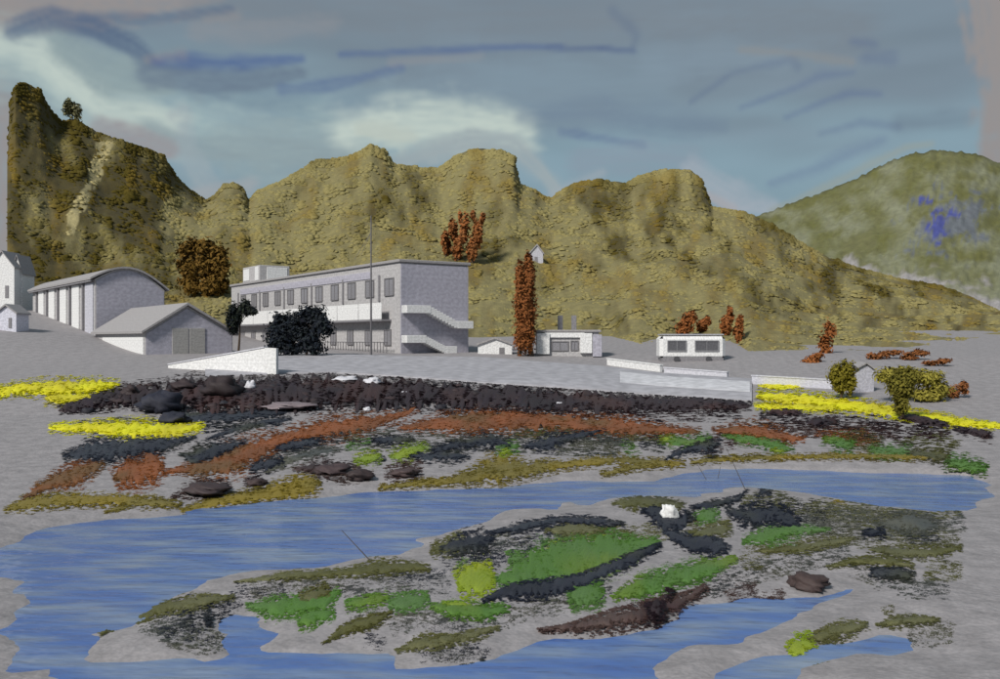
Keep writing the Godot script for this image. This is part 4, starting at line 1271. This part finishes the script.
	tree("ridge_bush", "grey-green bush on the crag's shoulder against the sky", "bush", hill_spot(72, 122), [[-2, 14, 7, 10], [4, 8, 7, 9]], Vector3(118, 116, 92), Vector3(104, 102, 70), 700, 2.2, [[0, 0, 8, 0.8]])

# ------------------------------------------------------------------ sky
var sky_w := 2048
var sky_h := 1024
func sky_xy(px: float, py: float) -> Vector2:
	var v := Vector3((px - CX) / F, (CY - py) / F, -1.0).normalized()
	return Vector2((atan2(v.x, -v.z) / TAU) * sky_w, (0.5 - asin(v.y) / PI) * sky_h)

# one wind-drawn wisp of cloud or gap of blue
func wisp(im: Image, pts: Array, c: Color, alpha: float, soft: float) -> void:
	var path := []
	for k in range(0, pts.size(), 3):
		var q := sky_xy(pts[k], pts[k + 1])
		path.append(Vector3(q.x, q.y, pts[k + 2] * 0.36 + 0.25))
	wisp_raw(im, path, c, alpha, soft)

func wisp_raw(im: Image, path: Array, c: Color, alpha: float, soft: float) -> void:
	var lo := Vector2(1e9, 1e9)
	var hi := -lo
	for p: Vector3 in path:
		lo = lo.min(Vector2(p.x - p.z * 1.6, p.y - p.z * 1.6))
		hi = hi.max(Vector2(p.x + p.z * 1.6, p.y + p.z * 1.6))
	var w := im.get_width()
	var salt := path[0].x * 0.37 as float
	for y in range(maxi(int(lo.y), 0), mini(int(hi.y) + 1, im.get_height())):
		for x in range(int(lo.x), int(hi.x) + 1):
			var q := Vector2(x, y)
			var best := 9.0
			var along := 0.0
			var side := 0.0
			var run := 0.0
			for k in path.size() - 1:
				var a := Vector2(path[k].x, path[k].y)
				var b := Vector2(path[k + 1].x, path[k + 1].y)
				var e := b - a
				var n := e.length()
				var t := clampf((q - a).dot(e) / (n * n), 0.0, 1.0)
				var r: float = lerpf(path[k].z, path[k + 1].z, t)
				var dd := q.distance_to(a + e * t) / r
				if dd < best:
					best = dd
					along = run + t * n
					side = e.cross(q - a) / n
				run += n
			if best > 1.55:
				continue
			var rag := fine.get_noise_2d(along * 0.7 + salt, side * 6.4) * 0.55 + noise.get_noise_2d(x * 6.0, y * 6.0) * 0.5
			var m := alpha * smoothstep(1.1 + soft * 0.4, 0.95 - soft, best + rag * 0.7) * (1.0 + fine.get_noise_2d(along * 0.4 - salt, side * 12.0) * 0.5)
			if m <= 0.003:
				continue
			var ix := posmod(x, w)
			im.set_pixel(ix, y, im.get_pixel(ix, y).lerp(c, clampf(m, 0.0, 1.0)))

func build_sky() -> ImageTexture:
	var bw := 1024
	var bh := 512
	var im := Image.create(bw, bh, false, Image.FORMAT_RGBF)
	var slate := lin(121, 137, 150)
	var blue := lin(132, 157, 170)
	var pale := lin(150, 152, 158)
	for y in bh:
		var el := (0.5 - (y + 0.5) / bh) * 180.0
		for x in bw:
			var az := (x + 0.5) / bw * TAU
			var ce := maxf(cos(deg_to_rad(el)), 0.05)
			var p := Vector3(sin(az) * ce, sin(deg_to_rad(el)) * 4.0, -cos(az) * ce)
			var n := noise.get_noise_3dv(p * 160.0)
			var n2 := fine.get_noise_3dv(p * Vector3(90, 160, 90))
			var c := blue.lerp(slate, smoothstep(11.0, 17.0, el + n * 6.0))
			c = c.lerp(pale, smoothstep(7.5, 2.0, el + n * 5.0))
			var f := 1.0 + n2 * 0.10 + n * 0.08
			im.set_pixel(x, y, Color(c.r * f, c.g * f, c.b * f))
	# wisps all round the sky
	for k in 130:
		var x := rng.randf() * bw
		var el := rng.randf_range(3.0, 75.0)
		if (x > 840 or x < 105) and el < 24.0:
			continue
		var y := (0.5 - el / 180.0) * bh
		var len := rng.randf_range(20.0, 70.0)
		var tilt := rng.randf_range(-8.0, 8.0)
		var r := rng.randf_range(1.5, 6.0)
		var c := [lin(165, 180, 176), lin(92, 110, 142), lin(138, 154, 166), lin(146, 142, 142)][k % 4] as Color
		wisp_raw(im, [Vector3(x, y, r * 0.5), Vector3(x + len * 0.5, y + tilt, r), Vector3(x + len, y + tilt * 0.4, r * 0.4)], c, 0.6, 0.8)
	im.resize(sky_w, sky_h, Image.INTERPOLATE_CUBIC)
	# the clouds in view
	var paper := lin(148, 144, 144)
	var cream := lin(190, 203, 196)
	var sea := lin(160, 180, 182)
	var deep := lin(70, 94, 146)
	var dull := lin(88, 106, 132)
	var air := lin(128, 148, 162)
	var grey := lin(116, 124, 132)
	for a in [
		[[-60, -10, 30, 60, -12, 30, 190, -22, 26], paper, 0.95, 0.3],
		[[-50, 20, 20, 0, 14, 18], paper, 0.9, 0.4],
		[[-60, 130, 50, -10, 120, 40, 0, 220, 40, 10, 300, 40], paper, 0.9, 0.5],
		[[200, 8, 16, 420, 12, 22, 640, 15, 24, 850, 25, 26], lin(122, 132, 142), 0.6, 0.9],
		[[1000, -10, 30, 1012, 70, 28, 1018, 150, 26, 1060, 160, 50], paper, 0.95, 0.2],
		[[1075, -10, 60, 1075, 150, 60], paper, 0.95, 0.3],
		[[-10, 55, 30, 20, 60, 32, 70, 85, 36, 130, 105, 38, 190, 125, 34, 260, 145, 34, 330, 135, 30, 400, 120, 30, 480, 130, 30], sea, 0.75, 0.9],
		[[0, 44, 16, 40, 52, 20, 70, 78, 18, 105, 108, 18, 170, 120, 16], cream, 0.85, 0.9],
		[[60, 45, 14, 110, 75, 20, 160, 80, 16], lin(140, 158, 162), 0.8, 0.5],
		[[150, 130, 12, 190, 145, 12, 260, 150, 30, 340, 150, 26], lin(138, 154, 160), 0.7, 0.8],
		[[170, 115, 5, 182, 108, 6, 186, 150, 12, 205, 180, 16], lin(156, 168, 174), 0.55, 0.9],
		[[100, 125, 10, 140, 135, 9, 165, 145, 9], lin(150, 148, 152), 0.8, 0.5],
		[[12, 30, 9, 50, 16, 9, 90, 24, 9, 130, 42, 8, 150, 58, 6], dull, 0.75, 0.5],
		[[80, 16, 5, 160, 16, 4, 230, 8, 3], dull, 0.5, 0.5],
		[[150, 70, 14, 200, 80, 16, 260, 78, 10, 300, 72, 6], lin(106, 122, 140), 0.75, 0.6],
		[[152, 60, 3, 180, 58, 7, 220, 62, 6, 300, 57, 3], deep, 0.62, 0.8],
		[[196, 28, 9, 260, 30, 12, 330, 22, 9], lin(140, 144, 150), 0.5, 0.9],
		[[205, 18, 4, 235, 15, 6], paper, 0.4, 0.9],
		[[145, 58, 3, 180, 52, 5], paper, 0.4, 0.9],
		[[280, 88, 5, 330, 84, 6, 400, 66, 4], lin(96, 116, 150), 0.6, 0.6],
		[[338, 53, 2, 420, 49, 3, 520, 45, 3, 560, 46, 2], deep, 0.5, 0.8],
		[[545, 46, 2, 600, 47, 2.5, 632, 50, 3], lin(90, 106, 138), 0.7, 0.5],
		[[612, 10, 5, 624, 22, 7, 636, 34, 5, 630, 48, 3], lin(98, 114, 138), 0.4, 0.9],
		[[390, 60, 4, 480, 54, 3], lin(150, 148, 150), 0.35, 0.9],
		[[350, 110, 22, 450, 95, 28, 560, 85, 30, 650, 80, 26], air, 0.65, 0.8],
		[[345, 130, 18, 400, 122, 24, 450, 120, 26, 520, 130, 20], cream, 0.9, 0.9],
		[[360, 128, 8, 385, 132, 10, 410, 136, 7], lin(184, 194, 186), 0.75, 0.6],
		[[395, 165, 8, 425, 150, 11, 470, 140, 12, 510, 142, 9, 535, 165, 9, 555, 190, 9], lin(156, 168, 172), 0.8, 0.5],
		[[520, 115, 8, 600, 112, 18, 680, 122, 16, 720, 125, 8], lin(112, 130, 150), 0.5, 0.95],
		[[560, 130, 4, 640, 144, 4], lin(94, 112, 146), 0.5, 0.7],
		[[580, 160, 14, 640, 155, 16, 690, 160, 12], lin(136, 152, 166), 0.7, 0.8],
		[[690, 170, 12, 715, 185, 13, 740, 200, 14, 770, 205, 8], lin(160, 170, 180), 0.75, 0.6],
		[[650, 65, 18, 720, 55, 16, 780, 60, 10], lin(130, 148, 162), 0.6, 0.8],
		[[690, 100, 3, 730, 72, 3, 790, 57, 4, 797, 66, 3], lin(96, 112, 140), 0.36, 0.9],
		[[740, 106, 2, 790, 88, 3, 820, 74, 4, 852, 71, 2], lin(92, 110, 146), 0.36, 0.9],
		[[785, 116, 2, 830, 97, 3, 850, 91, 4, 878, 92, 3], lin(88, 106, 146), 0.36, 0.9],
		[[820, 132, 3, 860, 121, 4, 897, 125, 3], lin(92, 108, 142), 0.36, 0.9],
		[[770, 182, 4, 820, 165, 6, 850, 150, 6, 880, 138, 5], lin(104, 122, 152), 0.36, 0.9],
		[[852, 40, 4, 872, 42, 4], lin(86, 104, 142), 0.36, 0.9],
		[[866, 56, 6, 890, 58, 7], lin(92, 108, 140), 0.36, 0.9],
		[[740, 48, 3, 800, 52, 4, 850, 60, 3], lin(140, 142, 142), 0.5, 0.7],
		[[900, 122, 8, 960, 118, 8], lin(108, 124, 140), 0.45, 0.95],
		[[770, 210, 3, 820, 188, 4, 870, 162, 4, 905, 146, 3, 930, 142, 2], lin(150, 158, 150), 0.55, 0.6],
		[[195, 195, 10, 210, 192, 8, 250, 185, 8], lin(160, 164, 168), 0.6, 0.6],
		[[550, 195, 6, 600, 172, 5], lin(158, 168, 176), 0.5, 0.7],
		[[708, 195, 5, 730, 207, 5], lin(168, 166, 170), 0.7, 0.5],
	]:
		wisp(im, a[0], a[1], a[2], a[3])
	return ImageTexture.create_from_image(im)

func _ready() -> void:
	rng.seed = 20240
	noise.seed = 4
	noise.frequency = 0.012
	noise.fractal_octaves = 4
	fine.seed = 9
	fine.frequency = 0.05
	fine.fractal_octaves = 3
	# camera
	var cam := Camera3D.new()
	cam.name = "camera"
	cam.position = Vector3(0, EYE, 0)
	cam.fov = rad_to_deg(2.0 * atan(CY / F))
	cam.near = 0.1
	cam.far = 8000.0
	add_child(cam)
	cam.make_current()
	# sky
	var env := Environment.new()
	env.background_mode = Environment.BG_SKY
	var sm := PanoramaSkyMaterial.new()
	sm.panorama = build_sky()
	sm.energy_multiplier = 1.0
	var sky := Sky.new()
	sky.sky_material = sm
	env.sky = sky
	env.tonemap_mode = Environment.TONE_MAPPER_LINEAR
	env.tonemap_exposure = 1.0
	env.sdfgi_enabled = true
	env.ssao_enabled = true
	env.ssil_enabled = true
	var we := WorldEnvironment.new()
	we.environment = env
	add_child(we)
	# soft hazy sun from behind the left shoulder
	var sun := DirectionalLight3D.new()
	sun.name = "sun"
	sun.light_energy = 1.3
	sun.light_angular_distance = 10.0
	sun.light_color = Color(1.0, 0.98, 0.95)
	sun.shadow_enabled = true
	add_child(sun)
	sun.look_at_from_position(Vector3(-0.45, 0.62, 0.64) * 50.0, Vector3.ZERO)
	build_sdf()
	build_ground()
	build_hills()
	build_promenade()
	build_houses()
	build_trees()
	build_bank()
	build_beds()
